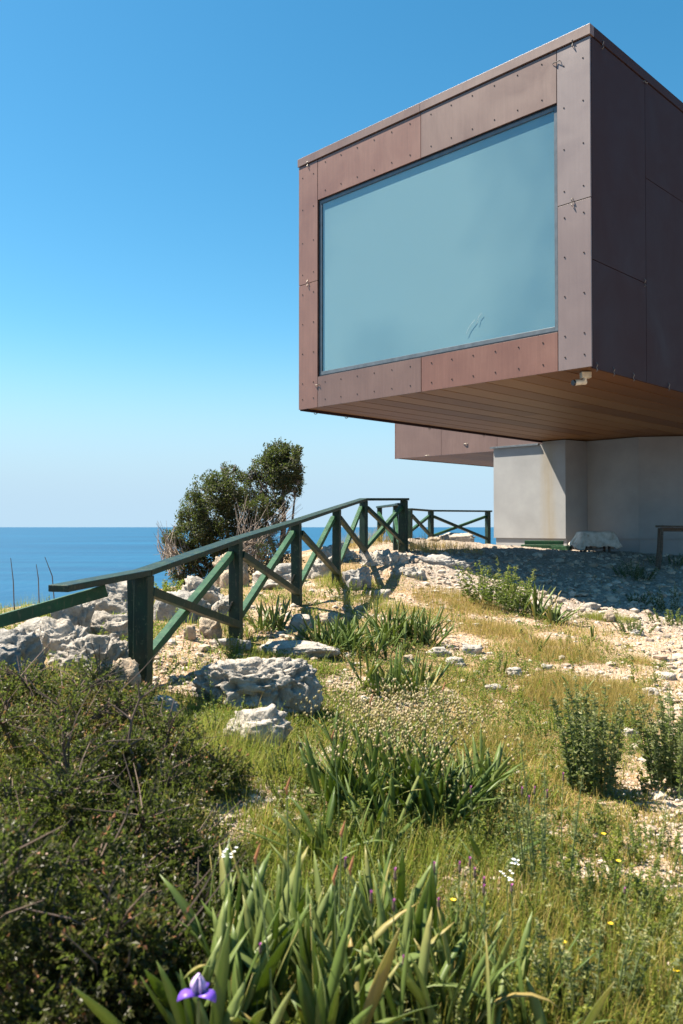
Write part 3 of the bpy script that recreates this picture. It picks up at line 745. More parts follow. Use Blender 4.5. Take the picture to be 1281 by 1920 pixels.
rock('big grey honeycombed boulder with dark pits in the middle of the foreground slope', 330, 606, 1238, 1340, 6.2, 'rock', 3, 6, 1.0, rough=.2, depth=.55, group=G1, fc=.25)
rock('flaky layered pale boulder just below the honeycombed one', 406, 550, 1326, 1398, 5.55, 'rock', 11, 5, .15, rough=.3, depth=.6, group=G1, strata=1)
rock('flat pale slab lying behind the honeycombed boulder', 455, 640, 1207, 1236, 8.0, 'rock', 4, 5, .1, rough=.2, depth=.5, group=G1)
rock('tall boulder with brown lichen behind the nearest fence post', 148, 300, 1086, 1200, 9.4, 'rock_lichen', 6, 6, .12, rough=.28, depth=.7, group=G1)
rock('grey boulder right of the nearest post, behind the first crossed braces', 280, 402, 1108, 1196, 9.0, 'rock_grey', 8, 5, .12, rough=.28, depth=.7, group=G1)
rock('broad rough whitish outcrop at the far left', 28, 190, 1158, 1270, 6.7, 'rock', 9, 6, .2, rough=.34, depth=.8, group=G1)
rock('pale cracked outcrop between the lichened boulder and the broad left one', 130, 300, 1148, 1240, 7.7, 'rock', 22, 6, .2, rough=.34, depth=.7, group=G1)
rock('low grey rock cut by the left edge', -60, 70, 1180, 1262, 7.0, 'rock_grey', 14, 5, .2, rough=.3, group=G1)
rock('brownish stone at the foot of the nearest fence post', 198, 262, 1236, 1298, 5.95, 'rock_tan', 15, 4, .2, depth=.7)
rock('bluish grey stone in front of the nearest post foot', 252, 345, 1308, 1352, 5.6, 'rock_grey', 16, 4, .1, depth=.7)
rock('small rounded tan stone under the crossed braces', 338, 368, 1172, 1200, 7.9, 'rock_tan', 17, 4, depth=.8)
rock('tan angular stone beside the second fence post', 367, 414, 1158, 1196, 8.0, 'rock_tan', 18, 4, depth=.8)
rock('reddish brown boulder under the windswept tree', 392, 470, 1028, 1112, 13.2, 'rock_tan', 19, 5, .1, group=G1)
rock('grey rock behind the third fence post', 500, 572, 1056, 1096, 13.0, 'rock_grey', 20, 5, .15, group=G1)
rock('low white rock at the foot of the third fence post', 455, 560, 1088, 1120, 12.2, 'rock', 21, 5, .15, group=G1)
rock('rugged outcrop between the last two posts of the long fence', 590, 690, 1018, 1075, 15.0, 'rock', 23, 5, .25, rough=.4, group=G1)
rock('dark shaded outcrop below the fence corner post', 655, 775, 1028, 1112, 14.3, 'rock', 24, 6, .25, rough=.42, group=G1)
rock('half shaded ledge right of the fence corner post', 745, 905, 1040, 1096, 14.9, 'rock_grey', 25, 6, .25, rough=.42, depth=.6, group=G1)
rock('small flat white stone behind the iris clumps', 800, 848, 1214, 1230, 8.6, 'rock', 26, 4, depth=.8)
rock('white stone with a grey top on the open slope', 866, 906, 1208, 1226, 8.7, 'rock', 27, 4, depth=.8)
rock('white stone nearest the centre of the slope', 836, 878, 1232, 1250, 7.9, 'rock', 28, 4, depth=.8)
rock('small pinkish pointed stone between two iris clumps', 756, 780, 1228, 1246, 7.8, 'rock_tan', 29, 3, depth=.8)
rock('ochre stone at the edge of the building shadow', 1130, 1160, 1148, 1166, 10.9, 'rock_tan', 30, 4, depth=.8)
rock('pale stone beside the tall weeds left of the building shadow', 896, 926, 1102, 1128, 11.3, 'rock', 31, 4, depth=.8)
rock('whitish stone between the irises and the third fence post', 530, 588, 1152, 1178, 9.4, 'rock', 32, 4, .1, depth=.8)
rock('long pale stone lying flat below the second fence post', 400, 470, 1196, 1218, 8.1, 'rock_grey', 33, 4, depth=.8)
rock('light stone among grass beside the lone iris leaf', 944, 986, 1252, 1268, 7.6, 'rock', 34, 4, depth=.8)
rock('small white stone near the right edge of the path', 1205, 1240, 1290, 1306, 6.6, 'rock', 35, 4, depth=.8)
rock('reddish rubble stone below the far fence', 800, 830, 1006, 1018, 19.5, 'rock_tan', 36, 4, depth=.8)
rock('grey rubble heap behind the far fence', 820, 900, 998, 1022, 21.5, 'rock', 37, 4, .2, depth=.8)
rock('pale rock with grey patches below the tree', 470, 530, 1068, 1092, 14.0, 'rock', 38, 4, depth=.8)
rock('pink limestone lump among the foreground leaves', 548, 590, 1392, 1414, 5.25, 'rock_tan', 39, 4, depth=.8)
for i, (a, b, c_, d, e) in enumerate([(690, 735, 1105, 1122, 11.2), (1015, 1040, 1245, 1256, 7.4), (905, 950, 1284, 1296, 6.9), (735, 760, 1262, 1272, 7.2), (1168, 1200, 1368, 1384, 5.7),
                                      (1230, 1262, 1402, 1420, 5.4), (640, 672, 1222, 1234, 7.8), (1090, 1130, 1130, 1142, 12), (1180, 1210, 1180, 1192, 10.2), (1240, 1275, 1262, 1276, 7.3)]):
    rock('small pale limestone lying loose on the slope', a, b, c_, d, e, 'rock', 50+i, 3, depth=.85, group='small loose limestones on the slope')

# loose gravel (nobody could count it): one mesh of many little stones
def scatter_px(n, y0, y1, x0=-40, x1=1320, power=1.0):
    """points on the terrain, thinning with distance"""
    py = y0+(y1-y0)*rng.random(n)**power; px = x0+(x1-x0)*rng.random(n)
    Yg = np.linspace(1.6, 26, 500)
    a = (px-640.5)/FPX
    Y = np.empty(n)
    v = (960-py)/FPX; dz = (_s+v*_c)/(_c-v*_s)
    cols = np.linspace(x0, x1, 40); tabl = []
    for c in cols:
        aa = (c-640.5)/FPX; h = H(aa*Yg, Yg)-EYE; ang = h/Yg; ang = np.maximum.accumulate(ang); tabl.append(ang)
    tabl = np.array(tabl)
    ci = np.clip(np.searchsorted(cols, px), 0, len(cols)-1)
    for c in range(len(cols)):
        mk = ci == c
        if mk.any(): Y[mk] = np.interp(dz[mk], tabl[c]+np.arange(500)*1e-9, Yg)
    Y += rng.normal(0, .02, n)*Y
    X = a*Y/(_c-v*_s)
    return X, Y
def stones(n, X, Y, size, name, mat, tone=None):
    base, F = ico(1); nv = len(base)
    k = len(X); sc_ = size[:, None]*rng.uniform(.6, 1.25, (k, 3)); sc_[:, 2] *= .65
    V = base[None]*(1+rng.uniform(-.28, .28, (k, nv, 1)))*sc_[:, None, :]
    th = rng.random(k)*6.283; c, s = np.cos(th)[:, None], np.sin(th)[:, None]
    x = V[:, :, 0]*c-V[:, :, 1]*s; y = V[:, :, 0]*s+V[:, :, 1]*c
    z = V[:, :, 2]+H(X, Y)[:, None]+size[:, None]*.15
    V = np.stack([x+X[:, None], y+Y[:, None], z], 2).reshape(-1, 3)
    Fs = (F[None]+(np.arange(k)*nv)[:, None, None]).reshape(-1, 3)
    tn = np.repeat(rng.random(k) if tone is None else tone, nv)
    o = link(name, npmesh(name, V, Fs, tn), M[mat]); return o
X, Y = scatter_px(30000, 1035, 1920)
keep = rng.random(len(X)) < (.10+.9*barem(X, Y)); X, Y = X[keep], Y[keep]
sz = np.exp(rng.normal(-4.45, .55, len(X)))*(1+.9*rubble(X, Y)); sz = np.clip(sz*np.clip(Y/6, .7, 1.5), .004, .09)
tag(stones(0, X, Y, sz, 'gravel', 'pebble'), 'pale limestone gravel and rubble strewn over the slope', 'gravel', kind='stuff')

# ================================================================== PLANTS
def blades(base, az, lean, bend, L, W, seg=4, prof='grass', tone=None, twist=None, tonevar=.15):
    """strips rising from base; az: heading, lean: initial angle from vertical, bend: extra angle reached at the tip"""
    n = len(L); ts = np.linspace(0, 1, seg+1)
    P = np.zeros((n, seg+1, 3)); P[:, 0] = base
    for i in range(1, seg+1):
        ang = lean+bend*((ts[i]+ts[i-1])/2)**1.4
        st = L/seg
        P[:, i, 0] = P[:, i-1, 0]+np.cos(az)*np.sin(ang)*st; P[:, i, 1] = P[:, i-1, 1]+np.sin(az)*np.sin(ang)*st; P[:, i, 2] = P[:, i-1, 2]+np.cos(ang)*st
    tw = az+math.pi/2 if twist is None else twist
    wd = np.stack([np.cos(tw), np.sin(tw), np.zeros(n)], 1)
    if prof == 'grass': pr = np.array([1-.15*t-.85*t**2.2 for t in ts])
    elif prof == 'iris': pr = np.array([(.62+.38*math.sin(min(1, t*1.5)*math.pi/2)) if t < .68 else max(0.03, (1-((t-.68)/.32)**1.6)) for t in ts])
    else: pr = np.array([math.sin(math.pi*(t*.92+.06)) for t in ts])
    w = W[:, None]*pr[None]/2
    Lf = P-wd[:, None]*w[:, :, None]; Rt = P+wd[:, None]*w[:, :, None]
    V = np.stack([Lf, Rt], 2).reshape(-1, 3)          # n,(seg+1),2
    idx = np.arange(n)[:, None]*(2*(seg+1))+np.arange(seg)[None, :]*2
    F = np.stack([idx, idx+1, idx+3, idx+2], 2).reshape(-1, 4)
    if tone is None: tone = rng.random(n)
    tn = np.clip(tone[:, None]+tonevar*(ts[None, :]-.4), 0, 1); tn = np.repeat(tn, 2, 1).ravel()
    return V, F, tn, P
def joinm(parts):
    V = []; F = []; T = []; b = 0
    for v, f, t in parts: V.append(v); F.append(f+b); T.append(t); b += len(v)
    return np.concatenate(V), np.concatenate(F), np.concatenate(T)
def leaves(c, d, L, W, tone, fold=.25):
    """4-point folded leaves at c, pointing along d"""
    n = len(c); d = d/np.maximum(1e-6, np.linalg.norm(d, axis=1))[:, None]
    r = rng.normal(size=(n, 3)); s = np.cross(d, r); s /= np.maximum(1e-6, np.linalg.norm(s, axis=1))[:, None]; u = np.cross(s, d)
    L = L[:, None]; Wd = W[:, None]
    tip = c+d*L; l = c+d*L*.45+s*Wd/2+u*Wd*fold; r2 = c+d*L*.45-s*Wd/2+u*Wd*fold
    V = np.stack([c, l, tip, r2], 1).reshape(-1, 3); b = np.arange(n)[:, None]*4
    F = np.concatenate([np.stack([b[:, 0], b[:, 0]+2, b[:, 0]+1], 1), np.stack([b[:, 0], b[:, 0]+3, b[:, 0]+2], 1)])
    return V, F, np.repeat(tone, 4)
def nrm(n, s=1.): return rng.normal(0, s, n)

# --- grass, weeds and dry stalks: stuff
X, Y = scatter_px(260000, 1060, 1940, power=.95)
bmk = barem(X, Y); dens = n2(X, Y, 2.2, 4, 61); keep = rng.random(len(X)) < np.clip((1-bmk)*(.7+1.3*dens)+.05, .03, 1)
keep &= ~((X < -.35) & (Y < 3.2)) | (rng.random(len(X)) < .3)
X, Y = X[keep], Y[keep]; dry = n2(X, Y, .9, 3, 44)
wet = sstep(.25, -.45, X-.4+dry*1.2+np.maximum(0, Y-4.5)*.05)       # greener to the left, drier to the right
isg = rng.random(len(X)) < (.3+.5*wet)
for nm, mk, mat in (('green_grass', isg, 'grass_g'), ('dry_grass', ~isg, 'grass_d')):
    x, y = X[mk], Y[mk]; n = len(x)
    hgt = (.03+.045*rng.random(n)+.07*np.clip(n2(x, y, 1.7, 3, 71)+.1, 0, 1))*np.where(rng.random(n) < .05, 2.2, 1)
    b = np.stack([x, y, H(x, y)-.005], 1)
    lean_ = np.where(rng.random(n) < (.12 if nm == 'green_grass' else .4), rng.uniform(1.15, 1.5, n), np.abs(nrm(n, .45)))
    V, F, T, _ = blades(b, rng.random(n)*6.283, lean_, np.where(lean_ > 1.1, .1, np.abs(nrm(n, .8))), hgt, np.clip(.0016+.0007*y, .0022, .009)*rng.uniform(.7, 1.3, n), 3, tone=np.clip(.35+.4*n2(x, y, 3, 2, 81)+nrm(n, .22), 0, 1))
    tag(link(nm, npmesh(nm, V, F, T), M[mat]), {'green_grass': 'short green grass between the stones', 'dry_grass': 'short straw coloured dry grass over the slope'}[nm], 'grass', kind='stuff')
# low broad-leaved weeds
X, Y = scatter_px(26000, 1080, 1930, power=.8)
keep = rng.random(len(X)) < np.clip((1-barem(X, Y))*(.55+1.6*n2(X, Y, 1.6, 3, 90)), .02, 1); X, Y = X[keep], Y[keep]
k = 16; n = len(X)*k; hx = np.repeat(X, k); hy = np.repeat(Y, k); rad = np.repeat(rng.uniform(.02, .07, len(X)), k)
th = rng.random(n)*6.283; r_ = np.sqrt(rng.random(n))*rad
c = np.stack([hx+np.cos(th)*r_, hy+np.sin(th)*r_, H(hx, hy)+rng.random(n)*rad*1.1+.004], 1)
d = np.stack([np.cos(th), np.sin(th), rng.uniform(.1, 1.1, n)], 1)+rng.normal(0, .3, (n, 3))
V, F, T = leaves(c, d, rng.uniform(.012, .028, n)*np.clip(hy/6, .8, 1.3), rng.uniform(.006, .012, n)*np.clip(hy/6, .8, 1.3), np.clip(np.repeat(rng.random(len(X)), k)*.7+rng.random(n)*.3, 0, 1))
tag(link('low_weeds', npmesh('low_weeds', V, F, T), M['weed']), 'creeping green weeds spread between the stones', 'weeds', kind='stuff')

# mixed wild herbs with stems: nobody could count them
X, Y = scatter_px(4200, 1120, 1960, power=.75)
keep = (rng.random(len(X)) < np.clip((1-barem(X, Y))*(.55+1.4*n2(X, Y, 1.9, 3, 95)), .03, 1)) & ((X > -.5) | (Y > 4.5)); X, Y = X[keep], Y[keep]
n = len(X); L = rng.uniform(.07, .24, n)*(1+.25*sstep(4, 2.5, Y)); _, _, _, P = blades(np.stack([X, Y, H(X, Y)], 1), rng.random(n)*6.283, np.abs(nrm(n, .3)), np.abs(nrm(n, .4)), L, np.full(n, .003), 6)
for kind_, mat, lbl in ((0, 'weed', 'leafy wild herbs mixed into the foreground grass'), (1, 'lime', 'fresh yellow green herbs mixed into the foreground grass'), (2, 'sage', 'grey green herbs mixed into the foreground grass')):
    sel = np.where(rng.integers(0, 3, n) == kind_)[0] if kind_ else np.arange(0, n, 3); per = 34; m_ = len(sel)*per
    si = np.repeat(sel, per); t = rng.uniform(.15, .999, m_)*6; j = t.astype(int); f = (t-j)[:, None]
    c = P[si, j]*(1-f)+P[si, j+1]*f; a = rng.random(m_)*6.283; d = np.stack([np.cos(a), np.sin(a), rng.uniform(-.2, .9, m_)], 1)
    s_ = (rng.uniform(.7, 1.5, n))[si]*rng.uniform(.6, 1.2, m_)*(1.15-.6*t/6)
    V, F, T = leaves(c, d, .022*s_, (.009+.004*kind_)*s_, np.clip((rng.random(n)*.5)[si]+.15+.3*t/6+nrm(m_, .1), 0, 1))
    v, f2, tt_, _ = blades(P[sel, 0], rng.random(len(sel))*6, nrm(len(sel), .1), nrm(len(sel), .2), L[sel], np.full(len(sel), .003), 2)
    nm = ('wild_herbs', 'lime_herbs', 'grey_herbs')[kind_]
    tag(link(nm, npmesh(nm, np.concatenate([V, v]), [F, f2+len(V)], np.concatenate([T, tt_])), M[mat]), lbl, 'herbs', kind='stuff')

def tuft(name, label, px, py, rx, ry, h, n, mat, tone0=.5, w=.003, cat='grass tuft', group=None, spread=.35, bend=.7, Yd=None):
    g0 = ground(px, py); th = rng.random(n)*6.283; r = np.sqrt(rng.random(n))
    x = g0.x+np.cos(th)*r*rx; y = g0.y+np.sin(th)*r*ry
    b = np.stack([x, y, H(x, y)-.01], 1)
    V, F, T, P = blades(b, rng.random(n)*6.283, np.abs(nrm(n, spread*.6)), np.abs(nrm(n, bend)), h*rng.uniform(.45, 1.05, n)*(1-.4*r**2), w*rng.uniform(.7, 1.3, n), 5, tone=np.clip(tone0+nrm(n, .2), 0, 1))
    o = link(name, npmesh(name, V, F, T), M[mat]); return tag(o, label, cat, group)
tuft('fine_grass_tuft', 'broad patch of fine tall straw grass right of centre on the slope', 1105, 1315, .62, .75, .27, 5200, 'grass_d', .3, .0026)
tuft('fine_grass_tuft', 'narrow patch of fine straw grass behind the broad right patch', 1045, 1225, .5, .6, .2, 2600, 'grass_d', .35, .003)
tuft('fine_grass_tuft', 'dry grass patch left of the tall weeds at the shadow edge', 860, 1130, .7, .8, .2, 2600, 'grass_d', .4, .004)
tuft('fine_grass_tuft', 'dry brownish grass just below the tall weeds', 925, 1185, .45, .5, .2, 1600, 'grass_d', .45, .004)
tuft('fine_grass_tuft', 'small reddish grass tuft at the edge of the stony path', 1205, 1245, .16, .18, .14, 600, 'grass_d', .6, .003)
tuft('green_grass_tuft', 'green grass tuft on the pale gravel at the shadow edge', 1140, 1162, .45, .25, .16, 1300, 'grass_g', .6, .004)
tuft('green_grass_tuft', 'thin grass wisps overhanging the boulder at the left edge', 60, 1165, .3, .3, .38, 500, 'grass_g', .55, .003)
tuft('green_grass_tuft', 'yellow green grass at the foot of the fence corner outcrop', 650, 1095, .5, .4, .28, 1100, 'grass_g', .75, .004)
tuft('dry_grass_tuft', 'tall straw stalks right of the fence corner post', 785, 1035, .4, .4, .55, 260, 'grass_d', .7, .006, spread=.2)
tuft('dry_grass_tuft', 'straw grass in front of the far fence', 830, 1030, .9, .8, .3, 900, 'grass_d', .6, .006)
tuft('dry_grass_tuft', 'dry grass behind the corner of the long fence', 690, 1020, .8, .8, .55, 700, 'grass_d', .4, .006)
tuft('green_grass_tuft', 'bright grass among the stones beside the second fence post', 500, 1240, .3, .3, .14, 500, 'grass_g', .6, .004)
tuft('green_grass_tuft', 'light green grass tangle below the flaky boulder', 480, 1430, .65, .45, .3, 1700, 'grass_g', .7, .003, bend=1.2)
tuft('green_grass_tuft', 'sunlit grass at the foot of the nearest fence post', 300, 1320, .35, .3, .16, 700, 'grass_d', .5, .003)
tuft('green_grass_tuft', 'long green grass blades beside the foreground irises', 760, 1760, .7, .8, .42, 1500, 'grass_g', .5, .004)
tuft('green_grass_tuft', 'thin pale green grass in the lower right corner area', 1130, 1850, .6, .6, .3, 1600, 'grass_g', .65, .003)
tuft('green_grass_tuft', 'grass blades poking through the shrub above the bare branch', 170, 1420, .5, .35, .42, 420, 'grass_d', .45, .003)
tuft('green_grass_tuft', 'sunlit grass between the russet shrub and the flaky boulder', 400, 1470, .3, .3, .34, 600, 'grass_g', .7, .003)
tuft('green_grass_tuft', 'grass growing out of the dark shrub in the middle left', 250, 1600, .45, .3, .5, 320, 'grass_g', .5, .003)
tuft('dry_grass_tuft', 'golden dry grass on the open slope right of the middle irises', 930, 1400, .4, .4, .2, 1100, 'grass_d', .5, .003)
tuft('green_grass_tuft', 'soft yellow green grass above the quaking grass', 800, 1300, .5, .4, .17, 1100, 'grass_g', .75, .003)
tuft('green_grass_tuft', 'bright yellow green grass below the fourth fence post', 700, 1135, .6, .5, .2, 1100, 'grass_g', .8, .004)
tuft('dry_grass_tuft', 'dry tangled grass at the bottom right corner', 960, 1800, .6, .6, .26, 1500, 'grass_d', .5, .003)

# --- irises
def iris(label, px, py, n, L, W, rx=.25, ry=.2, lean=.3, tone0=.4, stalks=0, group='iris clumps', name='iris_clump', az0=None):
    g0 = ground(px, py); root = empty(name, g0, label, 'iris', group)
    V = []
    nf = max(1, n//5); parts = []
    for i in range(nf):
        th = rng.random()*6.283; r = math.sqrt(rng.random()); x = g0.x+math.cos(th)*r*rx; y = g0.y+math.sin(th)*r*ry
        fan = rng.random()*math.pi; k = 5
        az = np.where(np.arange(k) % 2 == 0, fan, fan+math.pi)+nrm(k, .25)
        ln = lean*rng.uniform(.05, 1.9, k)*(1+.7*r); LL = L*rng.uniform(.5, 1.08, k)
        bx = x+np.cos(az)*.015; by = y+np.sin(az)*.015
        b = np.stack([bx, by, H(bx, by)-.02], 1)
        tw = az+rng.normal(0, .5, k)+math.pi/2*(rng.random(k) < .6)
        v, f, t, _ = blades(b, az, ln, np.abs(nrm(k, .25))*rng.choice([1, 1, 3], k), LL, W*rng.uniform(.55, 1.1, k), 8, 'iris', tone=np.clip(tone0+nrm(k, .22), 0, 1), twist=tw, tonevar=.3)
        parts.append((v, f, t))
    V, F, T = joinm(parts)
    # slight cross-fold for thickness
    me = npmesh('leaves', V, F, T, smooth=True); o = link('leaves', me, M['iris'], root)
    m = o.modifiers.new('thick', 'SOLIDIFY'); m.thickness = .0018
    for i in range(stalks):
        a = rng.random()*6.283; p0 = g0+Vector((math.cos(a)*rx*.6, math.sin(a)*ry*.6, 0)); p0.z = Hs(p0.x, p0.y)
        hh = L*rng.uniform(1.05, 1.45); q = Vector((nrm(1, .05)[0], nrm(1, .05)[0], hh))
        mb = MB(); mb.tube([p0, p0+q*.5+Vector((.01, 0, 0)), p0+q], [.004, .0035, .003], 5)
        so = mb.build('flower_stalk', M['bracken'] if False else M['stem'], root)
        bb = MB(); tp = p0+q; bb.tube([tp-Vector((0, 0, .03)), tp-Vector((.002, 0, .01)), tp+Vector((.006, 0, .015)), tp+Vector((.012, .002, .035))], [.0025, .0055, .0045, .0015], 7); o2 = bb.build('withered_bud', M['bud'], so); 
    return root
M['stem'] = flat('plant_stem', (.11, .15, .05), .6)
iris('big iris clump with broad pale leaves at the bottom centre', 500, 1935, 150, .53, .048, .36, .42, .2, .5, 4)
iris('iris clump with long narrow leaves right of the big bottom clump', 720, 1900, 130, .52, .036, .36, .42, .2, .5, 1)
iris('dark green iris clump in the middle behind the seed grass', 745, 1530, 230, .56, .036, .42, .34, .42, .3, 2)
iris('iris leaves below the dark middle clump', 660, 1600, 30, .42, .038, .22, .2, .4, .35, 1)
iris('small grey green iris clump above the quaking grass', 735, 1300, 75, .42, .036, .34, .2, .5, .5)
iris('spreading dark iris clump just behind the small grey green one', 655, 1222, 150, .5, .036, .42, .3, .5, .35)
iris('upright iris clump with pale narrow leaves at its right', 762, 1208, 150, .5, .032, .36, .25, .3, .5)
iris('small iris clump beside the third fence post', 508, 1180, 50, .38, .036, .2, .12, .35, .6)
iris('short iris fan on the open slope below the tall weeds', 992, 1215, 14, .28, .032, .15, .12, .5, .4)
iris('lone pair of iris leaves standing on bare ground', 940, 1265, 4, .26, .026, .03, .03, .3, .5)
iris('little iris tuft among the straw grass at centre right', 1062, 1305, 10, .26, .03, .12, .1, .4, .4)
iris('lone iris shoot on the slope left of the straw grass', 832, 1195, 5, .26, .026, .04, .04, .25, .5)
iris('few pale iris leaves at the top of the straw grass', 1105, 1200, 7, .24, .03, .1, .1, .5, .6)
iris('dense strap leaved iris clump in front of the tall weeds at the shadow edge', 985, 1150, 70, .52, .036, .42, .25, .35, .5)
iris('loose strap leaved iris clump at the right of the middle clump', 868, 1500, 50, .44, .034, .2, .18, .35, .45)
iris('iris clump with grassy leaves between the quaking grass and the upright clump', 790, 1290, 50, .36, .03, .24, .18, .35, .5)
iris('leafy iris group at the right of the tall weeds', 1025, 1165, 45, .36, .044, .28, .2, .35, .6)
iris('two wide iris leaves left of the tall sage stems', 965, 1655, 10, .34, .032, .12, .1, .6, .35)
iris('grey green iris leaves at the bottom right of the seed grass', 905, 1470, 10, .34, .034, .14, .1, .4, .5)
iris('narrow iris leaves at the bottom edge right of centre', 905, 1930, 45, .44, .036, .32, .3, .25, .45)

# --- stems with leaves (sage-like bushes, tall weeds)
def leafy_bush(name, label, px, py, nst, h, rx, ry, mat, leafL, leafW, per=34, lean=.15, cat='bush', group=None, tip=None, Yd=0, tone0=0):
    g0 = ground(px, py); root = empty(name, g0, label, cat, group)
    th = rng.random(nst)*6.283; r = np.sqrt(rng.random(nst)); x = g0.x+np.cos(th)*r*rx; y = g0.y+np.sin(th)*r*ry
    b = np.stack([x, y, H(x, y)], 1); L = h*rng.uniform(.6, 1.05, nst)*(1-.25*r)
    _, _, _, P = blades(b, th, lean*r+.03, np.abs(nrm(nst, .15)), L, np.full(nst, .004), 6)
    m = MB()
    for i in range(nst): m.tube([P[i, j] for j in (0, 2, 4, 6)], [.0045, .004, .003, .002], 4)
    m.build('stems', M['stem'], root)
    n = nst*per; si = np.repeat(np.arange(nst), per); t = rng.uniform(.08, 1, n)**.8*6; j = np.minimum(5, t.astype(int)); f = (t-j)[:, None]
    c = P[si, j]*(1-f)+P[si, j+1]*f
    a = rng.random(n)*6.283; d = np.stack([np.cos(a), np.sin(a), rng.uniform(-.25, .9, n)], 1)
    s_ = rng.uniform(.6, 1.2, n)*(1.1-.5*t/6)
    V, F, T = leaves(c, d, leafL*s_, leafW*s_, np.clip(.2+tone0+.45*(t/6)+nrm(n, .18), 0, 1))
    if tip:
        k = nst*12; si = np.repeat(np.arange(nst), 12); c = P[si, 6]+rng.normal(0, .012, (k, 3)); d = rng.normal(0, 1, (k, 3)); d[:, 2] = np.abs(d[:, 2])
        v, f, tt_ = leaves(c, d, rng.uniform(.012, .025, k), rng.uniform(.008, .014, k), np.clip(.92+nrm(k, .1), 0, 1))
        V = np.concatenate([V, v]); F = np.concatenate([F, f+len(V)-len(v)]); T = np.concatenate([T, tt_])
    link('foliage', npmesh('foliage', V, F, T), M[mat], root)
    return root
leafy_bush('sage_bush', 'upright grey green sage bush standing right of centre on the path edge', 1112, 1490, 30, .78, .13, .12, 'sage', .05, .022, 84, .12, 'bush', 'sage bushes', 'lime')
leafy_bush('sage_bush', 'sage bush cut by the right edge beside the path', 1262, 1485, 34, .68, .15, .14, 'sage', .05, .022, 84, .14, 'bush', 'sage bushes', 'lime')
leafy_bush('sage_bush', 'tall thin sage stems rising in the lower right foreground', 1020, 1690, 9, .72, .14, .14, 'sage', .036, .015, 44, .12, 'bush', 'sage bushes', 'lime')
leafy_bush('sage_bush', 'low blurred sage shoots at the bottom right', 1100, 1925, 12, .42, .2, .15, 'sage', .04, .016, 44, .3, 'bush', 'sage bushes', 'lime')
leafy_bush('tall_weeds', 'tall bushy green weeds at the corner of the building shadow', 935, 1140, 44, .75, .5, .35, 'weed', .075, .032, 46, .3, 'weeds', None, 'lime')
leafy_bush('leafy_plant', 'bright green leafy plant behind the nearest crossed braces', 312, 1118, 16, .3, .18, .15, 'lime', .05, .024, 40, .6, 'plant')
leafy_bush('low_bush', 'small round grey green bush at the edge of the building shadow', 1185, 1188, 22, .26, .24, .16, 'sage', .03, .014, 60, .7, 'bush')
leafy_bush('low_bush', 'low green weed patch at the right edge beyond the path', 1262, 1172, 22, .3, .35, .2, 'weed', .04, .02, 44, .6, 'bush')
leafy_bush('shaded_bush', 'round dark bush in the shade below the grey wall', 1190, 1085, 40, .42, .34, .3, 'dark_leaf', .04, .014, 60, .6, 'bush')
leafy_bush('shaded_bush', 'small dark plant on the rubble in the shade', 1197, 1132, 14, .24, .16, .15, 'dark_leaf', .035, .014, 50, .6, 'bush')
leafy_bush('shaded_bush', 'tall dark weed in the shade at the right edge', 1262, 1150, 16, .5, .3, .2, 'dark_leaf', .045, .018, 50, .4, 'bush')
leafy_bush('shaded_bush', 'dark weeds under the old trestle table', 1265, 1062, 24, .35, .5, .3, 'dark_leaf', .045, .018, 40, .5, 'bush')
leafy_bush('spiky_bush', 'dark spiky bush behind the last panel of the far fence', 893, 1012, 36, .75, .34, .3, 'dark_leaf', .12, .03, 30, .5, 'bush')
leafy_bush('small_weed', 'small green weed at the foot of the second fence post', 437, 1225, 14, .26, .1, .08, 'weed', .022, .009, 50, .4, 'weed')
leafy_bush('small_weed', 'slender pale green weed in front of the honeycombed boulder', 410, 1385, 5, .46, .08, .06, 'lime', .035, .009, 34, .3, 'weed')
leafy_bush('lime_weeds', 'low yellow green cushion weeds at the middle of the foreground', 850, 1580, 60, .2, .3, .24, 'lime', .016, .01, 60, .6, 'weeds')
leafy_bush('lime_weeds', 'yellow green cushion weeds between the seed grass and the sage', 950, 1500, 40, .18, .26, .2, 'lime', .016, .009, 50, .6, 'weeds')
leafy_bush('green_weeds', 'leafy green weeds in the shade right of the tall sage stems', 1110, 1720, 50, .24, .34, .26, 'weed', .03, .014, 40, .6, 'weeds')
leafy_bush('green_weeds', 'green weeds in front of the mastic shrub beside the big iris clump', 560, 1480, 50, .24, .35, .25, 'weed', .02, .01, 50, .6, 'weeds')
leafy_bush('green_weeds', 'green weeds spread over the far right foreground', 1210, 1620, 50, .16, .4, .3, 'weed', .022, .011, 40, .7, 'weeds')
leafy_bush('green_weeds', 'tall fresh weeds between the two bottom iris clumps', 640, 1780, 26, .34, .3, .3, 'weed', .022, .01, 50, .4, 'weeds')
leafy_bush('green_weeds', 'mixed green weeds at the bottom edge right of centre', 830, 1880, 46, .3, .4, .3, 'weed', .022, .010, 50, .4, 'weeds')
leafy_bush('green_weeds', 'low weeds below the boulders at the centre left', 250, 1260, 30, .2, .3, .2, 'weed', .03, .012, 40, .6, 'weeds')

leafy_bush('lime_weeds', 'bright yellow weeds at the foot of the fourth fence post', 665, 1120, 40, .26, .4, .3, 'lime', .03, .014, 44, .5, 'weeds')
leafy_bush('green_weeds', 'leafy weeds filling the gap behind the first iris clumps', 700, 1215, 40, .24, .5, .2, 'weed', .026, .012, 44, .5, 'weeds')
leafy_bush('lime_weeds', 'low yellow green weeds on the slope below the straw grass', 1040, 1380, 44, .2, .34, .26, 'lime', .022, .01, 44, .6, 'weeds')
leafy_bush('green_weeds', 'dense low weeds under the middle iris clump', 880, 1540, 40, .2, .3, .24, 'weed', .02, .01, 50, .6, 'weeds')
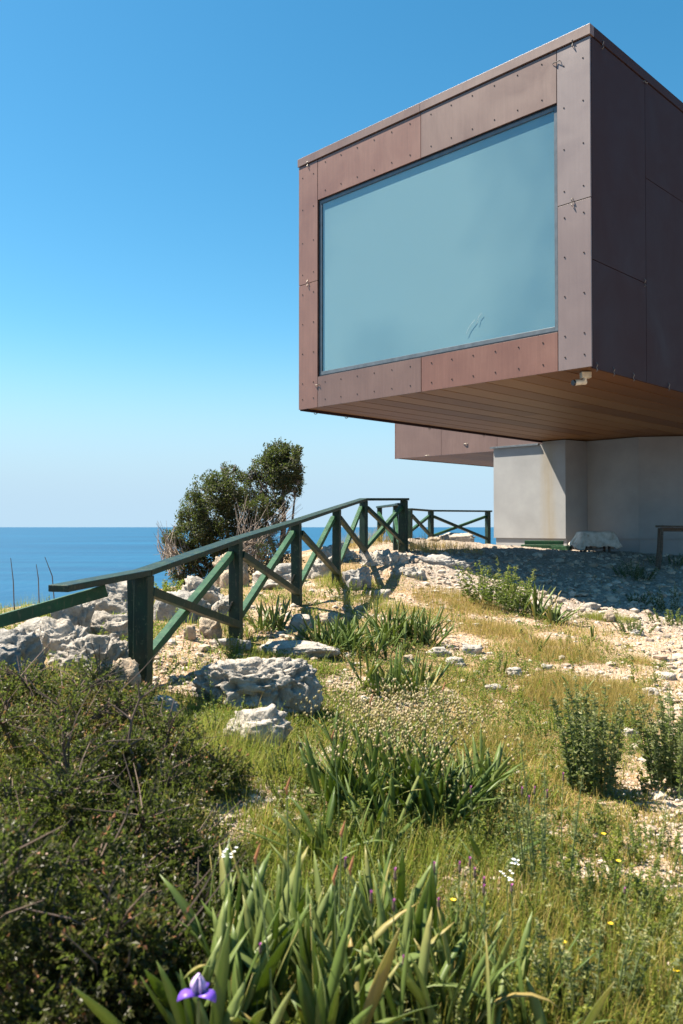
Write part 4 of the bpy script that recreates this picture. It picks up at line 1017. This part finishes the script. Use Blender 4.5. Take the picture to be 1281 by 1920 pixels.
# quaking grass: hundreds of nodding seed heads -> stuff
g0 = ground(735, 1500); n = 240
th = rng.random(n)*6.283; r = np.sqrt(rng.random(n)); x = g0.x+np.cos(th)*r*.42+.03; y = g0.y+np.sin(th)*r*.38
L = rng.uniform(.34, .66, n); V, F, T, P = blades(np.stack([x, y, H(x, y)], 1), rng.random(n)*6.283, np.abs(nrm(n, .16)), np.abs(nrm(n, .6)), L, np.full(n, .0022), 5)
root = tag(link('quaking_grass', npmesh('quaking_grass', V, F, T*.3+.6), M['grass_g']), 'cloud of beige quaking grass seed heads above the dark middle irises', 'seed grass', kind='stuff')
base, Fi = ico(1); k = 6; c = (P[:, 5][:, None]*.999+rng.normal(0, .034, (n, k, 3))*np.array([1, 1, 1.5])).reshape(-1, 3); m_ = len(c)
sc_ = rng.uniform(.0055, .0105, (m_, 1)); V = (base[None]*sc_[:, None]*np.array([.8, .8, 1.15]))+c[:, None]
F = (Fi[None]+(np.arange(m_)*len(base))[:, None, None]).reshape(-1, 3)
tag(link('seed_heads', npmesh('seed_heads', V.reshape(-1, 3), F, np.repeat(rng.random(m_), len(base)), True), M['seed'], None), 'tiny beige seed heads nodding over the dark middle irises', 'seed heads', kind='stuff')

# --- mastic shrubs (left foreground)
def shrub(label, px, py, rx, ry, h, ncl, per, mat, leafL=.028, leafW=.0125, name='mastic_shrub', cat='shrub', group='dark shrubs in the left foreground', spread=.07, branch='dark_twig', lift=.15, off=(0, 0)):
    g0 = ground(px, py) if not isinstance(px, Vector) else px
    g0 = g0+Vector((*off, 0)); g0.z = Hs(g0.x, g0.y)
    root = empty(name, g0, label, cat, group)
    nl = max(7, int(26*rx*ry)+6)
    la = rng.random(nl)*6.283; lr = np.sqrt(rng.random(nl)); lx = g0.x+np.cos(la)*lr*rx*.85; ly = g0.y+np.sin(la)*lr*ry*.85
    lh = h*(1.05-.55*lr**2)*rng.uniform(.5, 1.25, nl); lR = rng.uniform(.10, .24, nl)*(.6+.5*min(rx, ry))
    ntw = ncl*6; li = rng.integers(0, nl, ntw)
    u = rng.normal(size=(ntw, 3)); u /= np.linalg.norm(u, axis=1)[:, None]; u[:, 2] = np.abs(u[:, 2])*1.1-.25
    rad = np.where(rng.random(ntw) < .3, rng.uniform(.2, .8, ntw), rng.uniform(.8, 1.08, ntw))*(1+.22*fbm(u*2.3+li[:, None]*3.3, 2, 5))
    lz = H(lx, ly)
    cc = np.stack([lx[li], ly[li], lz[li]+lh[li]-lR[li]*.8], 1)+u*(lR[li]*rad)[:, None]*np.array([1.15, 1.15, .95])
    # skirts reaching the ground
    low = rng.random(ntw) < .25; cc[low, 2] = lz[li[low]]+(cc[low, 2]-lz[li[low]])*rng.random(low.sum())
    m = MB()
    for i in range(nl):
        q = Vector((lx[i], ly[i], lz[i]+lh[i]-lR[i]*.4)); b = Vector((g0.x+(q.x-g0.x)*.35, g0.y+(q.y-g0.y)*.35, 0)); b.z = Hs(b.x, b.y)-.02
        md = b.lerp(q, .55)+Vector((*nrm(2, .05), .03)); m.tube([b, md, q], [.014, .01, .005], 5)
        for k in range(9):
            e = q+Vector((*nrm(2, lR[i]*.9), abs(nrm(1, lR[i]*.75)[0]))); m.tube([md.lerp(q, rng.random()), q.lerp(e, .5)+Vector((*nrm(2, .02), 0)), e], [.005, .0035, .0015], 4)
    m.build('branches', M[branch], root)
    per2 = 13; n = ntw*per2; si = np.repeat(np.arange(ntw), per2); tl = np.tile(np.linspace(0, 1, per2), ntw)
    ax = u+rng.normal(0, .35, (ntw, 3))+np.array([0, 0, .35]); ax /= np.linalg.norm(ax, axis=1)[:, None]
    tlen = rng.uniform(.04, .10, ntw)
    c = cc[si]+ax[si]*(tl*tlen[si])[:, None]
    d = ax[si]*(.35+.6*tl)[:, None]+rng.normal(0, .55, (n, 3))
    redt = (rng.random(ntw) < .3)[si]*sstep(.55, 1, tl)*.5
    V, F, T = leaves(c, d, leafL*rng.uniform(.65, 1.3, n)*(1-.3*tl), leafW*rng.uniform(.75, 1.25, n), np.clip((rng.random(ntw)*.4)[si]+.15+tl*.15+redt+nrm(n, .08), 0, 1))
    link('foliage', npmesh('foliage', V, F, T), M[mat], root)
    # rosettes at the twig ends: fresh reddish shoots
    return root
shrub('wide dark shrub with reddish tips below the left boulders', 60, 1400, 1.0, .7, .34, 260, 130, 'mastic_red')
shrub('rounded shrub with russet tips behind the bare branch', 335, 1500, .38, .34, .34, 110, 130, 'mastic_red')
shrub('dense dark green shrub in the middle of the left foreground', 170, 1590, .75, .55, .42, 300, 140, 'mastic')
shrub('big dark blurred shrub filling the bottom left corner', 110, 1900, .62, .55, .5, 340, 150, 'mastic', .03, .0135)
shrub('low dark shrub spreading toward the big iris clump', 350, 1760, .36, .4, .34, 160, 140, 'mastic', .028, .012)
shrub('small shrub with pale green tips left of the honeycombed boulder', 200, 1345, .5, .3, .26, 90, 110, 'mastic_red', .024, .011)
# bare branches
def dead_branch(label, pts, r0, subs, mat):
    b = Vector(pts[0]); root = empty('bare_branch', b, label, 'branch')
    m = MB(); m.tube(pts, [r0*(1-.75*i/(len(pts)-1)) for i in range(len(pts))], 7); m.build('limb', M[mat], root)
    for s in subs:
        m = MB(); m.tube(s, [r0*.5*(1-.8*i/(len(s)-1)) for i in range(len(s))], 5); m.build('twig', M[mat], root)
Yb = 4.1
P_ = lambda *q, Y=Yb: [at(x, y, Y) for x, y in q]
dead_branch('forked dark bare branch rising out of the russet shrub', P_((205, 1495), (232, 1455), (262, 1438), (240, 1400), (247, 1350), (262, 1310), (258, 1275)), .013,
            [P_((262, 1438), (285, 1460), (300, 1490)), P_((247, 1350), (215, 1325), (195, 1312)), P_((262, 1310), (290, 1290), (300, 1262)), P_((262, 1440), (262, 1475), (275, 1510)), P_((240, 1400), (265, 1385), (275, 1365))], 'dark_twig')
Yb = 3.0
dead_branch('pale bare twig lying across the dark shrubs', P_((255, 1660, ), (300, 1648), (335, 1640), (375, 1625)), .006, [P_((262, 1650), (290, 1605), (340, 1580), (360, 1550))], 'twig')
dead_branch('thin grey bare twig standing in the dark shrubs', P_((265, 1640), (275, 1700), (278, 1760), (290, 1800)), .005, [P_((278, 1760), (300, 1780), (330, 1700))], 'twig')

# --- windswept tree
def blob_tree(name, label, Y, blobs, limbs, per_px, mat, leafL, leafW, seed, cat='tree', group=None, base=None, core=None):
    b0 = at(*base, Y); b0.z = Hs(b0.x, b0.y)
    root = empty(name, b0, label, cat, group)
    cs_, ds_, ts_ = [], [], []
    for i, (px, py, rp) in enumerate(blobs):
        c = at(px, py, Y); R_ = rp/FPX*Y; off = rng.normal(0, .22); n = int(per_px*rp*rp)
        u = rng.normal(size=(n, 3)); u /= np.linalg.norm(u, axis=1)[:, None]
        lum = 1+.85*fbm(u*2.4+i*3.1, 4, seed+i, .6)
        rad = R_*lum*rng.uniform(.45, 1.06, n)**.55
        p = u*rad[:, None]*np.array([1, 1.25, 1])+np.array([c.x, c.y+off, c.z])
        # thin it into small sprays so that sky shows through
        keepn = fbm(p*5.0, 4, seed+40, .65) > -.04
        p = p[keepn]; u2 = u[keepn]
        cs_.append(p); ds_.append(u2*.7+rng.normal(0, .6, (len(p), 3))+np.array([.5, 0, .3]))
        ts_.append(np.clip(.35+.45*fbm(p*6, 2, seed+60)+nrm(len(p), .2), 0, 1))
    c = np.concatenate(cs_); d = np.concatenate(ds_); t_ = np.concatenate(ts_); n = len(c)
    V, F, T = leaves(c, d, leafL*rng.uniform(.6, 1.3, n), leafW*rng.uniform(.7, 1.3, n), t_)
    link('crown', npmesh('crown', V, F, T), M[mat], root)
    m = MB()
    for pts, r0 in limbs:
        q = [at(x, y, Y+dy) for x, y, dy in pts]; m.tube(q, [r0*(1-.7*i/(len(q)-1)) for i in range(len(q))], 7)
    rg = random.Random(seed)
    for (px, py, rp) in blobs:      # twigs reaching into the sprays
        for k in range(7):
            a = at(px+rg.uniform(-.3, .3)*rp, py+rp*.9, Y+rg.uniform(-.2, .2)); e = at(px+rg.uniform(-1.05, 1.05)*rp, py+rg.uniform(-1.0, .5)*rp, Y+rg.uniform(-.3, .3))
            m.tube([a, a.lerp(e, .5)+Vector((rg.uniform(-.05, .05), 0, .03)), e], [.012, .008, .003], 4)
    m.build('trunk', M['bark'], root); return root
blob_tree('windswept_tree', 'tall windswept evergreen tree with its crown blown to the right, behind the fence', 15.2,
    [(520, 862, 32), (545, 858, 20), (500, 885, 34), (532, 888, 32), (545, 905, 20), (482, 915, 28), (515, 915, 34), (552, 925, 10), (500, 945, 26), (532, 945, 13), (480, 950, 28), (508, 978, 20), (558, 848, 9), (562, 872, 10), (535, 842, 10), (500, 862, 14), (560, 900, 8), (470, 890, 10)],
    [([(520, 1085, 0), (528, 1030, 0), (533, 980, 0), (530, 930, 0), (535, 890, 0)], .07), ([(525, 1060, 0), (505, 1010, .1), (495, 960, .1), (490, 915, 0)], .05), ([(528, 1030, 0), (548, 980, -.1), (552, 940, 0), (556, 915, 0)], .03)],
    4.2, 'tree_leaf', .045, .024, 100, base=(522, 1085))
blob_tree('windswept_tree', 'lower broad evergreen tree sloping down to the left of the taller one', 15.6,
    [(428, 888, 20), (415, 905, 28), (445, 915, 28), (395, 925, 28), (430, 940, 34), (372, 950, 28), (400, 965, 36), (445, 965, 36), (365, 985, 30), (345, 1005, 26), (385, 1005, 36), (425, 1010, 38), (465, 995, 30), (330, 1035, 28), (365, 1040, 36), (400, 1045, 30), (318, 1010, 14), (460, 1035, 28), (350, 1075, 30), (418, 878, 9), (438, 876, 8), (386, 912, 10), (366, 936, 9), (352, 968, 10), (452, 895, 10), (340, 988, 9), (468, 935, 14), (340, 1058, 28), (395, 1078, 30), (440, 1072, 28), (478, 1000, 24)],
    [([(440, 1100, 0), (430, 1040, 0), (425, 980, 0), (420, 920, 0)], .06), ([(430, 1060, 0), (400, 1010, .1), (385, 960, .1)], .045), ([(430, 1080, 0), (370, 1050, 0), (345, 1015, 0)], .04)],
    3.8, 'tree_leaf', .045, .024, 200, base=(440, 1100))
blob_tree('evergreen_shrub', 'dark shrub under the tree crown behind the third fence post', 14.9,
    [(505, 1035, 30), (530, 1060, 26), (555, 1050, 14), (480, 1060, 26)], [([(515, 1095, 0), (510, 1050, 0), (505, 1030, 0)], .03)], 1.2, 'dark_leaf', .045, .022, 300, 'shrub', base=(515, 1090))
# dry grey brush at the left of the trees
b0 = at(325, 1085, 15.0); root = empty('dry_brush', b0, 'leafless pinkish grey brush at the left foot of the trees', 'brush')
m = MB(); rg = random.Random(4)
for k in range(70):
    a = at(rg.uniform(305, 345), rg.uniform(1040, 1080), 15+rg.uniform(-.3, .3)); e = at(rg.uniform(286, 335), rg.uniform(975, 1050), 15+rg.uniform(-.4, .4))
    md = a.lerp(e, .5)+Vector((rg.uniform(-.08, .08), 0, rg.uniform(-.05, .05))); m.tube([a, md, e], [.008, .006, .002], 3)
m.build('twigs', M['twig'], root)
b0 = at(470, 1050, 14.9); root = empty('dry_brush', b0, 'tangle of dead grey twigs between the two tree crowns', 'brush')
m = MB()
for k in range(110):
    a = at(rg.uniform(440, 500), rg.uniform(1010, 1060), 14.8+rg.uniform(-.2, .2)); e = at(rg.uniform(435, 570), rg.uniform(925, 1050), 14.8+rg.uniform(-.3, .3))
    md = a.lerp(e, .5)+Vector((rg.uniform(-.1, .1), 0, rg.uniform(-.08, .08))); m.tube([a, md, e], [.009, .006, .002], 3)
m.build('twigs', M['twig'], root)
# dry stalks sticking up at the far left
for lab, pts in (('tall dry stalk against the sea at the left', [(75, 1125), (72, 1085), (68, 1058)]), ('slightly curved dry stalk next to the left end of the handrail', [(106, 1125), (98, 1080), (84, 1044)]), ('single thin dry stalk nearest the left edge', [(28, 1150), (25, 1090), (20, 1046)])):
    m = MB(); q = [at(x, y, 8.2) for x, y in pts]; q[0].z = Hs(q[0].x, q[0].y); m.tube(q, [.006, .005, .003], 5); tag(m.build('dry_stalk', M['dark_twig']), lab, 'stalk')
leafy_bush('small_weed', 'green leafy shoot below the dry stalks beside the handrail end', 100, 1168, 8, .4, .08, .08, 'lime', .035, .016, 20, .3, 'weed')

# --- flowers
def petal_mesh(name, petals, mat, parent, loc):
    parts = []
    for az, lean, bend, L, Wd in petals:
        v, f, t, _ = blades(np.array([loc]), np.array([az]), np.array([lean]), np.array([bend]), np.array([L]), np.array([Wd]), 6, 'petal')
        parts.append((v, f, t))
    V, F, T = joinm(parts); o = link(name, npmesh(name, V, F, T, True), M[mat], parent)
    md = o.modifiers.new('thick', 'SOLIDIFY'); md.thickness = .001; return o
g0 = at(372, 1935, 2.3); top = at(372, 1868, 2.3)
fl = empty('iris_flower', Vector((g0.x, g0.y, Hs(g0.x, g0.y))), 'violet iris flower in bloom at the bottom left edge of the big iris clump', 'flower')
m = MB(); m.tube([Vector((g0.x, g0.y, Hs(g0.x, g0.y))), top-Vector((0, 0, .01))], [.006, .005], 6); m.build('stem', M['stem'], fl)
tl = tuple(top)
petal_mesh('standard_petals', [(a, .12, -.4, .062, .046) for a in (.5, 2.6, 4.7, 3.6)], 'lilac', fl, tl)
petal_mesh('fall_petals', [(a, .8, 1.9, .07, .046) for a in (1.5, 3.6, 5.75)], 'purple', fl, tl)
def white_cluster(label, px, py, Y):
    top = at(px, py, Y); zb = Hs(top.x, top.y)
    r0 = empty('white_flower', Vector((top.x, top.y, zb)), label, 'flower', 'white flower clusters')
    m = MB(); m.tube([(top.x, top.y, zb), (top.x+.005, top.y, (zb+top.z)/2), tuple(top)], [.003, .0025, .002], 5); m.build('stem', M['stem'], r0)
    pt = []; parts = []
    for k in range(9):
        o_ = np.array([top.x+rng.uniform(-.024, .024), top.y+rng.uniform(-.02, .02), top.z+rng.uniform(-.012, .018)])
        for a in range(5):
            v, f, t, _ = blades(o_[None], np.array([a*1.257+rng.random()]), np.array([1.1]), np.array([.3]), np.array([.008]), np.array([.005]), 3, 'petal'); parts.append((v, f, t))
    V, F, T = joinm(parts); link('blossoms', npmesh('blossoms', V, F, T), M['white'], r0)
white_cluster('white flower cluster left among the big iris leaves', 430, 1603, 3.0)
white_cluster('white flower cluster beside the wide iris leaves lower right', 962, 1616, 3.5)
white_cluster('lower white cluster just under the lower right one', 950, 1645, 3.45)
white_cluster('white blossoms on the dark middle iris clump', 676, 1446, 4.9)
# thistles with pink heads: one built, the rest copied
def make_thistle():
    r0 = empty('pink_thistle', (0, 0, 0), None, 'thistle', 'small pink thistles in the foreground')
    m = MB(); m.tube([(0, 0, 0), (.01, 0, .15), (0, .005, .33)], [.003, .0025, .002], 5); m.build('stem', M['stem'], r0)
    m = MB(); m.tube([(0, .005, .325), (0, .005, .335), (0, .005, .347), (0, .005, .352)], [.002, .0065, .005, .004], 7); m.build('bud', M['dark_twig'], r0)
    n = 26; az = rng.random(n)*6.283
    v, f, t, _ = blades(np.tile([0, .005, .348], (n, 1)), az, rng.uniform(.05, .55, n), np.full(n, .3), np.full(n, .014), np.full(n, .003), 2)
    link('flower_head', npmesh('flower_head', v, f, t), M['pink'], r0)
    n = 16; tz = rng.uniform(.03, .3, n); a = rng.random(n)*6.283
    v, f, t = leaves(np.stack([np.zeros(n), np.zeros(n), tz], 1), np.stack([np.cos(a), np.sin(a), np.full(n, .5)], 1), np.full(n, .04), np.full(n, .007), rng.random(n)); link('leaf', npmesh('leaf', v, f, t), M['sage'], r0)
    return r0
th0 = make_thistle(); first = True
for px, py, Y, lab in [(980, 1480, 4.0, 0), (992, 1495, 3.9, 0), (1025, 1484, 4.0, 0), (1001, 1478, 4.1, 0), (884, 1478, 4.0, 0), (816, 1622, 3.2, 0), (860, 1620, 3.2, 0), (883, 1612, 3.3, 0), (892, 1632, 3.2, 0), (910, 1648, 3.2, 0), (908, 1664, 3.1, 0), (820, 1688, 3.0, 0), (958, 1662, 3.2, 0), (650, 1612, 3.1, 0), (743, 1632, 3.0, 0),
                   (740, 1690, 2.9, 0), (698, 1676, 2.9, 0), (754, 1796, 2.7, 0), (487, 1772, 2.7, 0), (1172, 1668, 3.4, 0), (1055, 1452, 4.2, 0)]:
    top = at(px, py, Y); zb = Hs(top.x, top.y)
    if first: r0 = th0
    else:
        r0 = th0.copy(); C.objects.link(r0)
        for ch in th0.children: c2 = ch.copy(); C.objects.link(c2); c2.parent = r0
    first = False
    r0.location = (top.x, top.y, zb); h = max(.1, top.z-zb); r0.scale = (1, 1, h/.352) if h < .352*1.6 else (1.2, 1.2, h/.352); r0.rotation_euler = (0, 0, rng.random()*6.28)
    r0['label'] = 'small pink thistle on a thin stem among the foreground weeds'
yf = MB()
def yellow(px, py, Y, src=[None]):
    top = at(px, py, Y); zb = Hs(top.x, top.y)
    if src[0] is None:
        r0 = empty('yellow_flower', (0, 0, 0), 'little yellow flower in the dry foreground grass', 'flower', 'little yellow flowers')
        n = 12; v, f, t, _ = blades(np.zeros((n, 3))+[0, 0, .12], np.arange(n)*.5236, np.full(n, 1.1), np.full(n, .3), np.full(n, .014), np.full(n, .007), 3, 'petal')
        link('petals', npmesh('petals', v, f, t), M['yellow'], r0); m = MB(); m.tube([(0, 0, 0), (0, 0, .12)], [.002, .0015], 4); m.build('stem', M['stem'], r0); src[0] = r0
    else:
        r0 = src[0].copy(); C.objects.link(r0)
        for ch in src[0].children: c2 = ch.copy(); C.objects.link(c2); c2.parent = r0
    r0.location = (top.x, top.y, zb); r0.scale = (1, 1, max(.4, (top.z-zb)/.12))
for q in [(1058, 1768, 3.3), (1132, 1565, 4.2), (1160, 1616, 3.9), (1145, 1733, 3.4), (1268, 1820, 3.2), (850, 1690, 3.4)]: yellow(*q)
